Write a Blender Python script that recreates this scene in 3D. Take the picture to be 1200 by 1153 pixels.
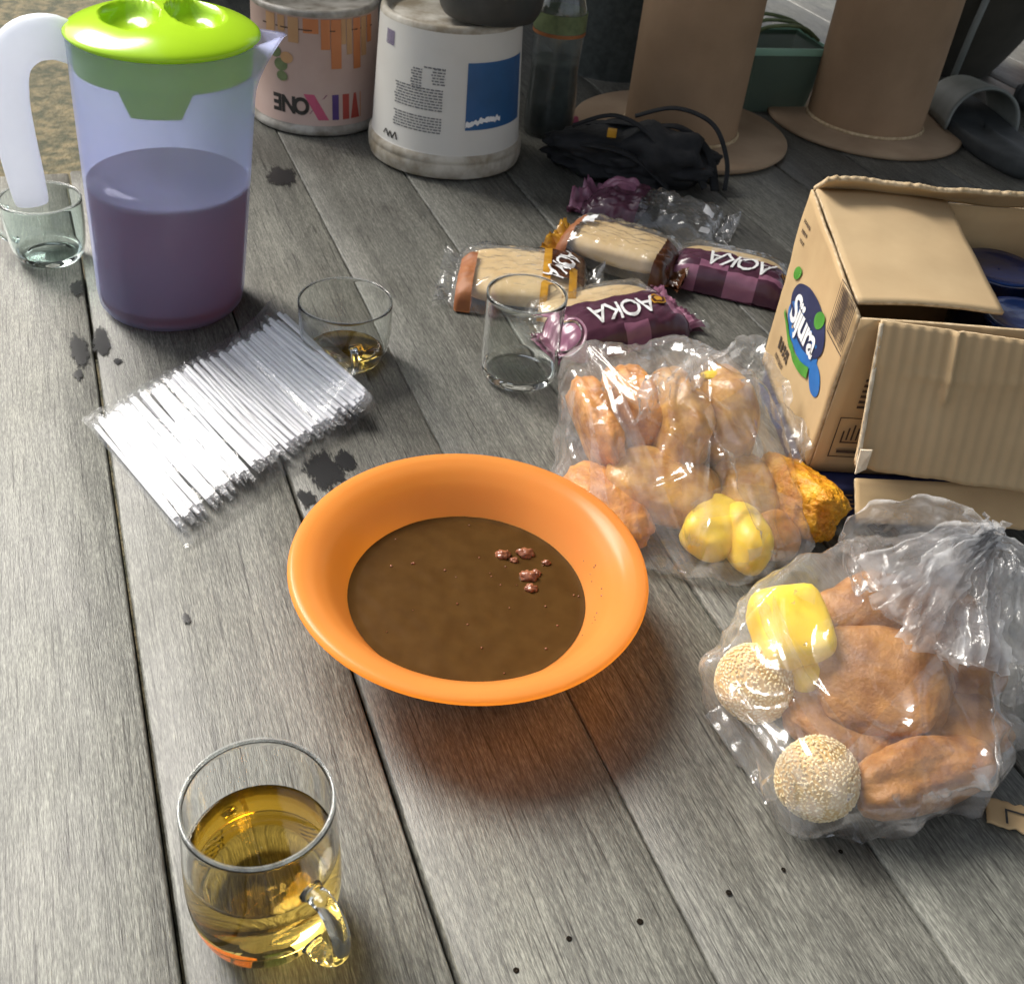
import bpy, bmesh, math, random
from mathutils import Vector, Matrix, noise
random.seed(7)
sc = bpy.context.scene
for o in list(bpy.data.objects): bpy.data.objects.remove(o, do_unlink=True)
col = sc.collection

# ------------------------------------------------------------------ camera
CAM_H, F_PX, ROLL, PITCH = 0.55, 1250.0, math.radians(7.0), math.radians(38.7)
_r0 = Vector((1, 0, 0)); _fw = Vector((0, math.cos(PITCH), -math.sin(PITCH)))
_dn = -Vector((0, math.sin(PITCH), math.cos(PITCH)))
_ix = math.cos(ROLL)*_r0 - math.sin(ROLL)*_dn
_iy = math.sin(ROLL)*_r0 + math.cos(ROLL)*_dn
cam_d = bpy.data.cameras.new('camera'); cam = bpy.data.objects.new('camera', cam_d); col.objects.link(cam)
cam_d.sensor_fit = 'HORIZONTAL'; cam_d.sensor_width = 36.0; cam_d.lens = F_PX/1200*36
cam_d.clip_start = 0.02; cam_d.clip_end = 400
m = Matrix.Identity(4)
for i in range(3):
    m[i][0] = _ix[i]; m[i][1] = -_iy[i]; m[i][2] = -_fw[i]
m[2][3] = CAM_H
cam.matrix_world = m
sc.camera = cam
cam_d.dof.use_dof = True; cam_d.dof.focus_distance = 0.74; cam_d.dof.aperture_fstop = 20.0

# ------------------------------------------------------------------ world, sun, exposure
SUN_EL, SUN_AZ = math.radians(44), math.radians(-50)        # azimuth measured from +Y towards +X
w = bpy.data.worlds.new('World'); sc.world = w; w.use_nodes = True
nt = w.node_tree; bg = nt.nodes['Background']
sky = nt.nodes.new('ShaderNodeTexSky'); sky.sky_type = 'NISHITA'; sky.sun_disc = False
sky.sun_elevation = SUN_EL; sky.sun_rotation = SUN_AZ; sky.air_density = 1.0; sky.dust_density = 4.0; sky.ozone_density = 1.0
hs = nt.nodes.new('ShaderNodeHueSaturation'); hs.inputs['Saturation'].default_value = 0.40      # hazy, whitish sky
nt.links.new(sky.outputs[0], hs.inputs['Color']); nt.links.new(hs.outputs[0], bg.inputs[0]); bg.inputs[1].default_value = 0.125
sd = bpy.data.lights.new('sun', 'SUN'); sd.energy = 5.0; sd.angle = math.radians(32); sd.color = (1.0, 0.95, 0.87)
sun = bpy.data.objects.new('sun', sd); col.objects.link(sun)
to_sun = Vector((math.sin(SUN_AZ)*math.cos(SUN_EL), math.cos(SUN_AZ)*math.cos(SUN_EL), math.sin(SUN_EL)))
sun.rotation_euler = to_sun.to_track_quat('Z', 'Y').to_euler(); sun.location = to_sun*5
sc.view_settings.view_transform = 'Standard'; sc.view_settings.look = 'None'
sc.view_settings.exposure = 0.75; sc.view_settings.gamma = 1.0
sc.cycles.max_bounces = 16; sc.cycles.transparent_max_bounces = 32; sc.cycles.transmission_bounces = 14
sc.cycles.diffuse_bounces = 5; sc.cycles.glossy_bounces = 5
sc.cycles.use_denoising = True; sc.cycles.sample_clamp_indirect = 6.0; sc.cycles.blur_glossy = 0.5

# ------------------------------------------------------------------ helpers
def at(x, y, z=0.0):
    """pixel of the 1200 x 1153 photograph -> point on the horizontal plane at height z"""
    v = _fw*F_PX + _ix*(x-600) + _iy*(y-576.5)
    return Vector((0, 0, CAM_H)) + v*((z-CAM_H)/v.z)

def N(p, s=1.0, seed=0.0): return noise.noise(Vector(p)*s + Vector((seed*7.13, seed*3.7, seed*1.9)))

def mk(name, verts, faces, mats, parent=None, smooth=True, fmat=None, loc=None, rot=None):
    me = bpy.data.meshes.new(name)
    me.from_pydata([tuple(v) for v in verts], [], faces)
    if not isinstance(mats, (list, tuple)): mats = [mats]
    for mm in mats: me.materials.append(mm)
    if fmat: me.polygons.foreach_set('material_index', fmat)
    me.polygons.foreach_set('use_smooth', [smooth]*len(me.polygons))
    me.update()
    bm = bmesh.new(); bm.from_mesh(me); bmesh.ops.recalc_face_normals(bm, faces=bm.faces); bm.to_mesh(me); bm.free()
    o = bpy.data.objects.new(name, me); col.objects.link(o)
    if parent: o.parent = parent
    if loc is not None: o.location = loc
    if rot is not None: o.rotation_euler = rot
    return o

def tag(o, label, cat=None, group=None, kind=None):
    if label: o['label'] = label
    if cat: o['category'] = cat
    if group: o['group'] = group
    if kind: o['kind'] = kind
    return o

def thing(name, label, cat, loc=(0, 0, 0), rz=0.0, group=None):
    o = bpy.data.objects.new(name, None); col.objects.link(o); o.empty_display_size = 0.02
    o.location = loc; o.rotation_euler = (0, 0, rz)
    return tag(o, label, cat, group)

def lathe(prof, n=64, cap0=False, cap1=False):
    v, f = [], []
    for r, z in prof:
        for i in range(n):
            a = 2*math.pi*i/n; v.append((r*math.cos(a), r*math.sin(a), z))
    for j in range(len(prof)-1):
        for i in range(n):
            k = (i+1) % n; f.append((j*n+i, j*n+k, (j+1)*n+k, (j+1)*n+i))
    if cap0: f.append(tuple(range(n-1, -1, -1)))
    if cap1: f.append(tuple((len(prof)-1)*n+i for i in range(n)))
    return v, f

def smoothprof(pts, sub=4):
    """Catmull-Rom through profile points"""
    out = []
    P = [pts[0]] + list(pts) + [pts[-1]]
    for i in range(1, len(P)-2):
        for k in range(sub):
            t = k/sub
            out.append(tuple(0.5*(2*P[i][c] + (P[i+1][c]-P[i-1][c])*t + (2*P[i-1][c]-5*P[i][c]+4*P[i+1][c]-P[i+2][c])*t*t
                       + (3*P[i][c]-P[i-1][c]-3*P[i+1][c]+P[i+2][c])*t**3) for c in range(len(pts[0]))))
    out.append(tuple(pts[-1]))
    return out

def tube(path, rad, n=12, cap=True, flat=1.0, up=Vector((0, 0, 1))):
    """sweep; rad float or list; flat scales the second axis"""
    v, f = [], []
    path = [Vector(p) for p in path]; L = len(path)
    prev = None
    for i, p in enumerate(path):
        t = (path[min(i+1, L-1)] - path[max(i-1, 0)]).normalized()
        if prev is None:
            a = up.cross(t)
            if a.length < 1e-4: a = Vector((1, 0, 0)).cross(t)
        else: a = prev - t*prev.dot(t)
        a.normalize(); prev = a; b = t.cross(a)
        r = rad[i] if isinstance(rad, (list, tuple)) else rad
        for k in range(n):
            q = 2*math.pi*k/n; v.append(p + a*(math.cos(q)*r) + b*(math.sin(q)*r*flat))
    for i in range(L-1):
        for k in range(n):
            kk = (k+1) % n; f.append((i*n+k, i*n+kk, (i+1)*n+kk, (i+1)*n+k))
    if cap: f.append(tuple(range(n-1, -1, -1))); f.append(tuple((L-1)*n+k for k in range(n)))
    return v, f

def box(x0, x1, y0, y1, z0, z1, bev=0.0):
    bm = bmesh.new(); bmesh.ops.create_cube(bm, size=1)
    for q in bm.verts: q.co = Vector((x0+(q.co.x+.5)*(x1-x0), y0+(q.co.y+.5)*(y1-y0), z0+(q.co.z+.5)*(z1-z0)))
    if bev: bmesh.ops.bevel(bm, geom=bm.edges[:], offset=bev, segments=2, affect='EDGES', profile=0.6)
    bm.verts.index_update(); r = [tuple(q.co) for q in bm.verts], [tuple(q.index for q in fc.verts) for fc in bm.faces]
    bm.free(); return r

def join(*parts):
    v, f = [], []
    for a, b in parts:
        o = len(v); v += list(a); f += [tuple(i+o for i in q) for q in b]
    return v, f

def blob(rx, ry, rz, sub=4, amp=0.12, s=1.6, seed=0, p=2.0, fine=0.0, fs=9.0):
    """noisy superellipsoid; p > 2 is boxier"""
    bm = bmesh.new(); bmesh.ops.create_icosphere(bm, subdivisions=sub, radius=1)
    v = []
    for q in bm.verts:
        c = q.co.normalized()
        k = (abs(c.x)**p + abs(c.y)**p + abs(c.z)**p)**(-1/p)
        k *= 1 + amp*N(c, s, seed) + fine*N(c, fs, seed+3)
        v.append((c.x*k*rx, c.y*k*ry, c.z*k*rz))
    bm.verts.index_update(); f = [tuple(q.index for q in fc.verts) for fc in bm.faces]; bm.free()
    return v, f

def text_mesh(body, size, spacing=1.0, bold=0.0):
    cu = bpy.data.curves.new('t', 'FONT'); cu.body = body; cu.size = size; cu.align_x = 'CENTER'; cu.align_y = 'CENTER'
    cu.space_character = spacing; cu.offset = bold; cu.resolution_u = 4
    o = bpy.data.objects.new('t', cu); col.objects.link(o)
    dg = bpy.context.evaluated_depsgraph_get(); dg.update()
    me = bpy.data.meshes.new_from_object(o.evaluated_get(dg))
    bm = bmesh.new(); bm.from_mesh(me); bmesh.ops.triangulate(bm, faces=bm.faces[:])
    bm.verts.index_update()
    v = [tuple(q.co) for q in bm.verts]; f = [tuple(q.index for q in fc.verts) for fc in bm.faces]
    bm.free(); bpy.data.objects.remove(o); bpy.data.curves.remove(cu); bpy.data.meshes.remove(me)
    return v, f

def mapped(vf, fn): return [fn(q[0], q[1]) for q in vf[0]], vf[1]

def grid(nu, nv, fn):
    v = [fn(i/(nu-1), j/(nv-1)) for i in range(nu) for j in range(nv)]
    f = [(i*nv+j, (i+1)*nv+j, (i+1)*nv+j+1, i*nv+j+1) for i in range(nu-1) for j in range(nv-1)]
    return v, f

def poly_ribbon(path, width, nrm, wav=0.0, seed=0, taper=None, nw=6):
    """strip along path with a width direction, crinkled"""
    path = [Vector(p) for p in path]; L = len(path); v, f = [], []
    for i, p in enumerate(path):
        t = (path[min(i+1, L-1)]-path[max(i-1, 0)]).normalized()
        s = t.cross(nrm).normalized(); n2 = s.cross(t)
        wd = width*(taper(i/(L-1)) if taper else 1)
        for k in range(nw):
            q = k/(nw-1)-.5
            v.append(p + s*(q*wd) + n2*(wav*math.sin(k*2.6+seed)*(.6+.6*N((i*.35, k*.9, seed), 1, seed)) + wav*.8*N((i*.5, k*1.7, seed), 1, seed+2)))
    for i in range(L-1):
        for k in range(nw-1): f.append((i*nw+k, i*nw+k+1, (i+1)*nw+k+1, (i+1)*nw+k))
    return v, f

# ------------------------------------------------------------------ materials
class G:
    """tiny node-graph helper"""
    def __init__(s, name):
        s.m = bpy.data.materials.new(name); s.m.use_nodes = True; s.t = s.m.node_tree
        s.out = s.t.nodes['Material Output']; s.b = s.t.nodes['Principled BSDF']
    def n(s, typ, **kw):
        nd = s.t.nodes.new('ShaderNode'+typ)
        for k, v in kw.items(): setattr(nd, k, v)
        return nd
    def l(s, a, b): s.t.links.new(a, b)
    def coords(s, scale=(1, 1, 1), kind='Object'):
        tc = s.n('TexCoord'); mp = s.n('Mapping'); mp.inputs['Scale'].default_value = scale
        s.l(tc.outputs[kind], mp.inputs[0]); return mp.outputs[0]
    def noise(s, vec, scale=5, detail=4, rough=.55, dist=0.0):
        nd = s.n('TexNoise'); nd.inputs['Scale'].default_value = scale; nd.inputs['Detail'].default_value = detail
        nd.inputs['Roughness'].default_value = rough; nd.inputs['Distortion'].default_value = dist
        s.l(vec, nd.inputs['Vector']); return nd.outputs['Fac']
    def ramp(s, fac, stops):
        nd = s.n('ValToRGB'); e = nd.color_ramp.elements
        while len(e) < len(stops): e.new(.5)
        for q, (p, c) in zip(e, stops):
            q.position = p; q.color = (c, c, c, 1) if isinstance(c, (int, float)) else (*c, 1)
        s.l(fac, nd.inputs[0]); return nd.outputs[0]
    def mix(s, a, b, fac, mode='MIX'):
        nd = s.n('MixRGB', blend_type=mode)
        for i, q in ((0, fac), (1, a), (2, b)):
            if hasattr(q, 'is_linked'): s.l(q, nd.inputs[i])
            else: nd.inputs[i].default_value = q if i == 0 else (*q, 1)
        return nd.outputs[0]
    def bump(s, h, strength=.3, dist=.002):
        nd = s.n('Bump'); nd.inputs['Strength'].default_value = strength; nd.inputs['Distance'].default_value = dist
        s.l(h, nd.inputs['Height']); return nd.outputs[0]
    def math(s, op, a, b=0.0):
        nd = s.n('Math', operation=op)
        for i, q in ((0, a), (1, b)):
            if hasattr(q, 'is_linked'): s.l(q, nd.inputs[i])
            else: nd.inputs[i].default_value = q
        return nd.outputs[0]

def basic(name, c1, c2=None, scale=40, rough=.5, bump=.0, bscale=None, spec=.5, bdist=.001, detail=5, lo=.35, hi=.65, sss=0, metal=0):
    g = G(name); b = g.b
    b.inputs['Roughness'].default_value = rough; b.inputs['Specular IOR Level'].default_value = spec; b.inputs['Metallic'].default_value = metal
    vec = g.coords()
    f = g.noise(vec, scale, detail)
    if c2 is None: c2 = tuple(x*.8 for x in c1)
    g.l(g.ramp(f, [(lo, c2), (hi, c1)]), b.inputs['Base Color'])
    if bump: g.l(g.bump(g.noise(vec, bscale or scale*2, detail), bump, bdist), b.inputs['Normal'])
    if sss: b.inputs['Subsurface Weight'].default_value = sss; b.inputs['Subsurface Radius'].default_value = (.004, .002, .001)
    return g.m

def wood_mat(name, base=1.0, tint=(1, 1, 1)):
    g = G(name); b = g.b
    oi = g.n('ObjectInfo')
    tc = g.n('TexCoord'); add = g.n('VectorMath', operation='ADD'); mul = g.n('VectorMath', operation='SCALE')
    cmb = g.n('CombineXYZ'); 
    for i in range(3): g.l(oi.outputs['Random'], cmb.inputs[i])
    g.l(cmb.outputs[0], mul.inputs[0]); mul.inputs['Scale'].default_value = 13.0
    g.l(tc.outputs['Object'], add.inputs[0]); g.l(mul.outputs[0], add.inputs[1])
    def mp(sx, sy, sz=1):
        q = g.n('Mapping'); q.inputs['Scale'].default_value = (sx, sy, sz); g.l(add.outputs[0], q.inputs[0]); return q.outputs[0]
    fine = g.noise(mp(165, 1250, 150), 1, 3, .62, .15)
    mid = g.noise(mp(40, 520, 60), 1, 4, .6, .3)
    ring = g.noise(mp(3.5, 40, 5), 1, 5, .6, .8)
    blot = g.noise(mp(5, 7, 5), 1, 5, .6, 0)
    big = g.noise(mp(1.3, 2.0, 2), 1, 3, .5, 0)
    h = g.math('ADD', g.math('MULTIPLY', fine, .55), g.math('ADD', g.math('MULTIPLY', mid, .35), g.math('MULTIPLY', ring, .25)))
    pore = g.noise(mp(16, 620, 40), 1, 2, .5, .15)
    t = tint
    c = g.ramp(h, [(.40, (.052*t[0], .050*t[1], .047*t[2])), (.56, (.150*t[0], .146*t[1], .134*t[2])), (.72, (.34*t[0], .333*t[1], .305*t[2]))])
    c = g.mix(c, g.ramp(pore, [(.30, (.30, .29, .28)), (.42, (1, 1, 1))]), 1.0, 'MULTIPLY')
    c = g.mix(c, g.ramp(blot, [(.3, (.62, .60, .58)), (.5, (.95, .95, .94)), (.75, (1.15, 1.15, 1.12))]), 1.0, 'MULTIPLY')
    c = g.mix(c, g.ramp(big, [(.3, (.86, .88, .86)), (.7, (1.08, 1.05, 1.0))]), 1.0, 'MULTIPLY')
    c = g.mix(c, g.ramp(oi.outputs['Random'], [(0, (.85*base,)*3), (1, (1.08*base,)*3)]), 1.0, 'MULTIPLY')
    g.l(c, b.inputs['Base Color'])
    g.l(g.ramp(blot, [(.3, .42), (.7, .62)]), b.inputs['Roughness'])
    b.inputs['Specular IOR Level'].default_value = .45
    g.l(g.bump(h, .55, .0010), b.inputs['Normal'])
    return g.m

def glass(name, c=(1, 1, 1), ior=1.36, rough=0.0):
    g = G(name); b = g.b
    b.inputs['Base Color'].default_value = (*c, 1); b.inputs['Roughness'].default_value = rough
    b.inputs['IOR'].default_value = ior; b.inputs['Transmission Weight'].default_value = 1.0
    f = g.noise(g.coords(), 300, 2)
    g.l(g.ramp(f, [(.3, rough), (.7, rough+.015)]), b.inputs['Roughness'])
    return g.m

def film(name, c=(.93, .95, .97), milk=.12, gloss=.5, rough=.1, bump=.5, bscale=60, tint=(1, 1, 1), dirty=None):
    """thin clear plastic: see-through sheet, a little milky, with a glossy skin"""
    g = G(name); g.t.nodes.remove(g.b)
    vec = g.coords()
    nrm = g.bump(g.noise(vec, bscale, 3, .5, 1.2), bump, .004)
    tr = g.n('BsdfTransparent'); tr.inputs[0].default_value = (*tint, 1)
    df = g.n('BsdfDiffuse'); df.inputs[0].default_value = (*c, 1); g.l(nrm, df.inputs['Normal'])
    tl = g.n('BsdfTranslucent'); tl.inputs[0].default_value = (*c, 1)
    md = g.n('MixShader'); md.inputs[0].default_value = .75; g.l(df.outputs[0], md.inputs[1]); g.l(tl.outputs[0], md.inputs[2])
    m1 = g.n('MixShader'); g.l(tr.outputs[0], m1.inputs[1]); g.l(md.outputs[0], m1.inputs[2])
    f = g.noise(vec, bscale*.6, 4, .6)
    g.l(g.ramp(f, [(.35, milk*.5), (.7, min(1, milk*1.6))]), m1.inputs[0])
    gl = g.n('BsdfGlossy'); gl.inputs['Roughness'].default_value = rough; g.l(nrm, gl.inputs['Normal'])
    fr = g.n('LayerWeight'); fr.inputs['Blend'].default_value = .5
    fc = g.math('ADD', g.math('MULTIPLY', g.math('POWER', fr.outputs['Facing'], 4.0), .75), .05)
    m2 = g.n('MixShader'); g.l(g.math('MULTIPLY', fc, gloss*2), m2.inputs[0])
    g.l(m1.outputs[0], m2.inputs[1]); g.l(gl.outputs[0], m2.inputs[2]); g.l(m2.outputs[0], g.out.inputs[0])
    return g.m

def plastic_thin(name, c, trans=.4, clear=0.0, ctrans=None, rough=.3, tclear=(1, 1, 1), var=.06, scale=20, spec=.5):
    """plastic wall that lets light bleed through (translucent) and may be partly see-through"""
    g = G(name); b = g.b
    vec = g.coords(); f = g.noise(vec, scale, 4)
    cc = g.ramp(f, [(.3, tuple(x*(1-var) for x in c)), (.7, tuple(min(1, x*(1+var)) for x in c))])
    g.l(cc, b.inputs['Base Color']); b.inputs['Roughness'].default_value = rough; b.inputs['Specular IOR Level'].default_value = spec
    g.l(g.bump(f, .05, .001), b.inputs['Normal'])
    tl = g.n('BsdfTranslucent'); tl.inputs[0].default_value = (*(ctrans or c), 1)
    mx = g.n('MixShader'); mx.inputs[0].default_value = trans; g.l(b.outputs[0], mx.inputs[1]); g.l(tl.outputs[0], mx.inputs[2])
    last = mx
    if clear:
        tr = g.n('BsdfTransparent'); tr.inputs[0].default_value = (*tclear, 1)
        m2 = g.n('MixShader'); m2.inputs[0].default_value = clear; g.l(mx.outputs[0], m2.inputs[1]); g.l(tr.outputs[0], m2.inputs[2]); last = m2
    g.l(last.outputs[0], g.out.inputs[0])
    return g.m

M = {}
M['wood'] = wood_mat('weathered_wood', .72, (.975, 1.0, .985))
def stain_mat():
    g = G('wet_stain'); b = g.b; b.inputs['Base Color'].default_value = (.014, .014, .015, 1); b.inputs['Roughness'].default_value = .35; b.inputs['Specular IOR Level'].default_value = .3
    at_ = g.n('Attribute', attribute_name='wet'); nz = g.noise(g.coords((1, 2.5, 1)), 160, 5, .7)
    fac = g.ramp(g.math('ADD', g.math('MULTIPLY', at_.outputs['Fac'], .75), g.math('MULTIPLY', g.math('SUBTRACT', nz, .5), 1.5)), [(.16, 0.0), (.36, .93)])
    tr = g.n('BsdfTransparent'); mx = g.n('MixShader'); g.l(fac, mx.inputs[0]); g.l(tr.outputs[0], mx.inputs[1]); g.l(b.outputs[0], mx.inputs[2]); g.l(mx.outputs[0], g.out.inputs[0])
    return g.m
M['stain'] = stain_mat()
M['hole'] = basic('nail_dark', (.008, .007, .006), (.014, .011, .008), 400, 1.0, spec=.0)
M['soil'] = basic('soil', (.15, .12, .062), (.035, .038, .018), 38, .95, .9, 120, bdist=.010, lo=.38, hi=.66, detail=9)
M['moss'] = basic('mossy_plaster', (.30, .23, .11), (.085, .085, .040), 16, .95, .8, 45, bdist=.006, lo=.38, hi=.66)
M['glass'] = glass('clear_glass', (.97, .99, .98))
M['glass_green'] = glass('greenish_glass', (.88, .97, .95))
M['rim_glint'] = film('painted_rim_glint', c=(.88, .93, .90), milk=.20, gloss=.4, rough=.06, bump=.0, bscale=200)  # milky pale colour stands in for the bright glint on glass rims
M['tea'] = glass('tea_liquid', (.84, .58, .13), 1.33)
M['orange'] = plastic_thin('orange_plastic', (1.0, .50, .15), .74, 0, (1.0, .56, .13), .25, spec=.5)
M['sauce'] = basic('peanut_sauce', (.064, .0315, .0085), (.052, .0245, .0065), 70, .24, .15, 200, bdist=.0004, spec=.16)
M['crumb'] = basic('sauce_crumb', (.30, .12, .06), (.16, .05, .025), 200, .25, .5, 300)
M['pitcher'] = plastic_thin('frosted_plastic', (.60, .64, .93), .66, .65, (.68, .72, .98), .22, (.92, .93, 1.0))
M['handle'] = plastic_thin('white_frosted_plastic', (.90, .92, .97), .45, .08, (.85, .88, .97), .25)
M['lime'] = plastic_thin('lime_plastic', (.43, .70, .025), .25, 0, (.5, .78, .03), .17)
M['punch'] = plastic_thin('red_tea_liquid', (.030, .006, .006), .52, .07, (.42, .040, .025), .10, (.70, .2, .13))
M['straw'] = basic('white_straw', (.80, .80, .82), (.74, .74, .77), 60, .25)
M['film'] = film('clear_film', milk=.09, gloss=.8, rough=.10, bump=.4)
M['film_bag'] = film('milky_bag_film', milk=.14, gloss=.6, rough=.12, bscale=30, bump=.3)
M['film_white'] = film('bunched_bag_film', c=(.97, .98, 1.0), milk=.36, gloss=.5, rough=.15, bscale=70, bump=.5)
M['film_straw'] = film('crimped_film', milk=.14, gloss=.30, rough=.15, bscale=200, bump=.4)
M['film_outer'] = film('straw_bag_film', milk=.10, gloss=.5, rough=.12, bscale=90, bump=.35)
M['card'] = basic('cardboard', (.52, .37, .20), (.45, .31, .165), 14, .85, .15, 300, spec=.15, bdist=.0004)
M['card_in'] = basic('cardboard_inside', (.50, .37, .215), (.43, .31, .175), 12, .88, .2, 260, spec=.15, bdist=.0004)
M['card_edge'] = basic('torn_cardboard', (.62, .49, .32), (.42, .31, .18), 160, .95, .7, 220, spec=.1)
M['paper'] = basic('torn_paper', (.72, .64, .50), (.60, .50, .36), 200, .95, .5, 300, spec=.1)
M['tube'] = basic('kraft_tube', (.34, .225, .135), (.26, .17, .10), 9, .75, .12, 120, spec=.25, bdist=.0004)
M['disc'] = basic('kraft_board', (.40, .29, .19), (.30, .21, .135), 12, .8, .15, 150, spec=.2)
M['navy'] = basic('navy_print', (.018, .024, .085), (.012, .016, .06), 30, .5)
M['blue'] = basic('blue_print', (.02, .16, .46), (.015, .11, .36), 30, .5)
M['green'] = basic('green_print', (.09, .32, .035), (.05, .22, .02), 40, .5)
M['white'] = basic('white_print', (.80, .80, .80), (.72, .72, .72), 60, .5)
M['ink'] = basic('brown_ink', (.045, .028, .018), (.07, .045, .03), 200, .8)
M['purple'] = basic('purple_film', (.088, .034, .056), (.068, .026, .045), 40, .22, .35, 90)
M['pink'] = basic('pink_film', (.29, .125, .19), (.24, .10, .16), 40, .22, .35, 90)
M['gold'] = basic('gold_film', (.55, .29, .035), (.42, .2, .02), 40, .25, .3, 90)
M['brownfilm'] = basic('brown_film', (.09, .035, .015), (.06, .02, .01), 40, .25, .3, 90)
M['bread'] = basic('cream_bread', (.66, .50, .28), (.60, .42, .20), 24, .75, .3, 120)
M['crust'] = basic('bread_crust', (.33, .12, .03), (.22, .065, .015), 24, .6, .3, 120)
M['fritter'] = basic('fried_batter', (.66, .29, .045), (.36, .12, .016), 60, .42, .8, 110, bdist=.003, sss=.15)
M['bun'] = basic('brown_fried_bun', (.60, .34, .09), (.34, .15, .035), 60, .30, .6, 120, bdist=.002, sss=.15)
M['croquette'] = basic('croquette_crust', (.44, .205, .055), (.22, .082, .020), 55, .5, .9, 420, bdist=.0009, sss=.1)
M['yellow'] = basic('yellow_tofu', (.88, .64, .05), (.78, .50, .03), 30, .4, .3, 90, sss=.2)
M['tofu'] = basic('orange_fried_tofu', (.80, .40, .02), (.58, .20, .008), 60, .45, 1.0, 140, bdist=.004)
M['dough'] = basic('sesame_dough', (.66, .46, .19), (.54, .33, .11), 40, .6, .3, 150)
M['seed'] = basic('sesame_seed', (.82, .70, .44), (.66, .50, .24), 200, .5)
M['pail'] = basic('dirty_white_plastic', (.57, .555, .51), (.525, .505, .455), 12, .5, .1, 60, lo=.25, hi=.6)
M['pailrim'] = basic('grubby_plastic', (.52, .49, .42), (.22, .18, .12), 30, .55, .2, 80)
M['pinkcan'] = basic('pink_label', (.50, .37, .32), (.42, .29, .245), 9, .5, .1, 60)
M['dkcan'] = basic('can_ring', (.40, .38, .34), (.16, .14, .11), 40, .45, .1, 80)
M['txt'] = basic('grey_print', (.13, .13, .14), (.17, .17, .17), 200, .6)
M['panelblue'] = basic('label_blue', (.02, .10, .26), (.015, .075, .19), 14, .45)
M['pot'] = basic('sooty_pot', (.030, .032, .030), (.055, .055, .05), 22, .55, .3, 60)
M['bin'] = basic('dark_bin', (.030, .037, .034), (.055, .065, .06), 90, .7, .6, 120)
M['black'] = basic('black_fabric', (.013, .014, .016), (.022, .023, .025), 60, .8, .4, 400, spec=.25)
M['crate'] = plastic_thin('green_tub_plastic', (.13, .18, .14), .35, .32, (.15, .23, .17), .3)
M['mint'] = plastic_thin('mint_rim', (.35, .58, .45), .3, 0, (.4, .65, .5), .35)
M['stem'] = basic('green_stem', (.15, .19, .08), (.09, .12, .05), 80, .6)
M['strap'] = basic('grey_strap', (.20, .215, .20), (.15, .165, .15), 25, .6, .2, 120)
M['sole'] = basic('dark_sole', (.035, .040, .042), (.055, .062, .062), 40, .7, .3, 150)
M['sack'] = basic('dark_clay', (.060, .055, .042), (.035, .033, .025), 12, .85, .4, 50)
M['bluefoil'] = basic('blue_foil', (.004, .016, .07), (.003, .009, .04), 40, .14, .5, 60, spec=.8)
M['red'] = basic('red_print', (.42, .07, .05), (.36, .05, .04), 30, .5)
M['violet'] = basic('violet_print', (.09, .045, .20), (.07, .035, .16), 30, .5)
M['magenta'] = basic('magenta_print', (.50, .09, .17), (.43, .07, .14), 30, .5)
M['inkblack'] = basic('black_print', (.02, .018, .016), (.035, .03, .027), 60, .5)
M['or1'] = basic('orange_print', (.52, .19, .07), (.46, .16, .055), 20, .5)
M['or2'] = basic('tan_print', (.46, .27, .13), (.40, .22, .1), 20, .5)
M['bottle'] = film('bottle_plastic', milk=.08, gloss=.8, rough=.05, bump=.1, tint=(.75, .8, .78))

# ------------------------------------------------------------------ setting: ground, deck, added shade screen and roof
gv, gf = grid(60, 60, lambda a, b: ((a-.5)*300, (b-.5)*300, -.46 + .03*N((a*90, b*90, 0))))
tag(mk('ground', gv, gf, M['soil']), 'bare mossy earth around the raised deck', kind='structure')

ANG = math.radians(90+25.0)                    # planks run away to the left
deck = thing('wooden_deck', 'raised deck of weathered grey planks with dark joints', None); deck['kind'] = 'structure'
pe = Vector((math.cos(ANG), math.sin(ANG), 0)); pp = Vector((pe.y, -pe.x, 0))     # along, across
S0, SW = -.0148, .1330
plank_objs = {}
for k in range(-4, 18):
    s0 = S0 + SW*k + random.uniform(-.0006, .0006); wd = SW - random.uniform(.0012, .0020)
    nseg = 60; L0, L1 = -1.0, (3.6 if k > 0 else 1.32+random.uniform(-.006, .006))
    bm_v, bm_f = [], []
    prof = [(-.5, -.040), (-.5, -.0022), (-.494, -.0006), (-.484, 0), (-.2, .0004), (.2, .0003), (.484, 0), (.494, -.0007), (.5, -.0024), (.5, -.040)]
    for i in range(nseg+1):
        x = L0 + (L1-L0)*i/nseg
        for (q, z) in prof:
            wob = .0007*N((x*6, q*3, k*5)) if abs(q) > .49 else 0
            bm_v.append((x, q*wd + wob*(1 if q > 0 else -1), z + .0004*N((x*3, q*2, k*3.3))))
    npf = len(prof)
    for i in range(nseg):
        for j in range(npf-1): bm_f.append((i*npf+j, i*npf+j+1, (i+1)*npf+j+1, (i+1)*npf+j))
        bm_f.append((i*npf+npf-1, i*npf, (i+1)*npf, (i+1)*npf+npf-1))
    bm_f.append(tuple(range(npf))); bm_f.append(tuple(nseg*npf+j for j in range(npf)))
    o = mk('plank', bm_v, bm_f, M['wood'], deck)
    c = pp*(s0+SW/2)
    o.location = (c.x, c.y, random.uniform(-.0008, 0)); o.rotation_euler = (0, 0, ANG)
    plank_objs[k] = o
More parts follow.
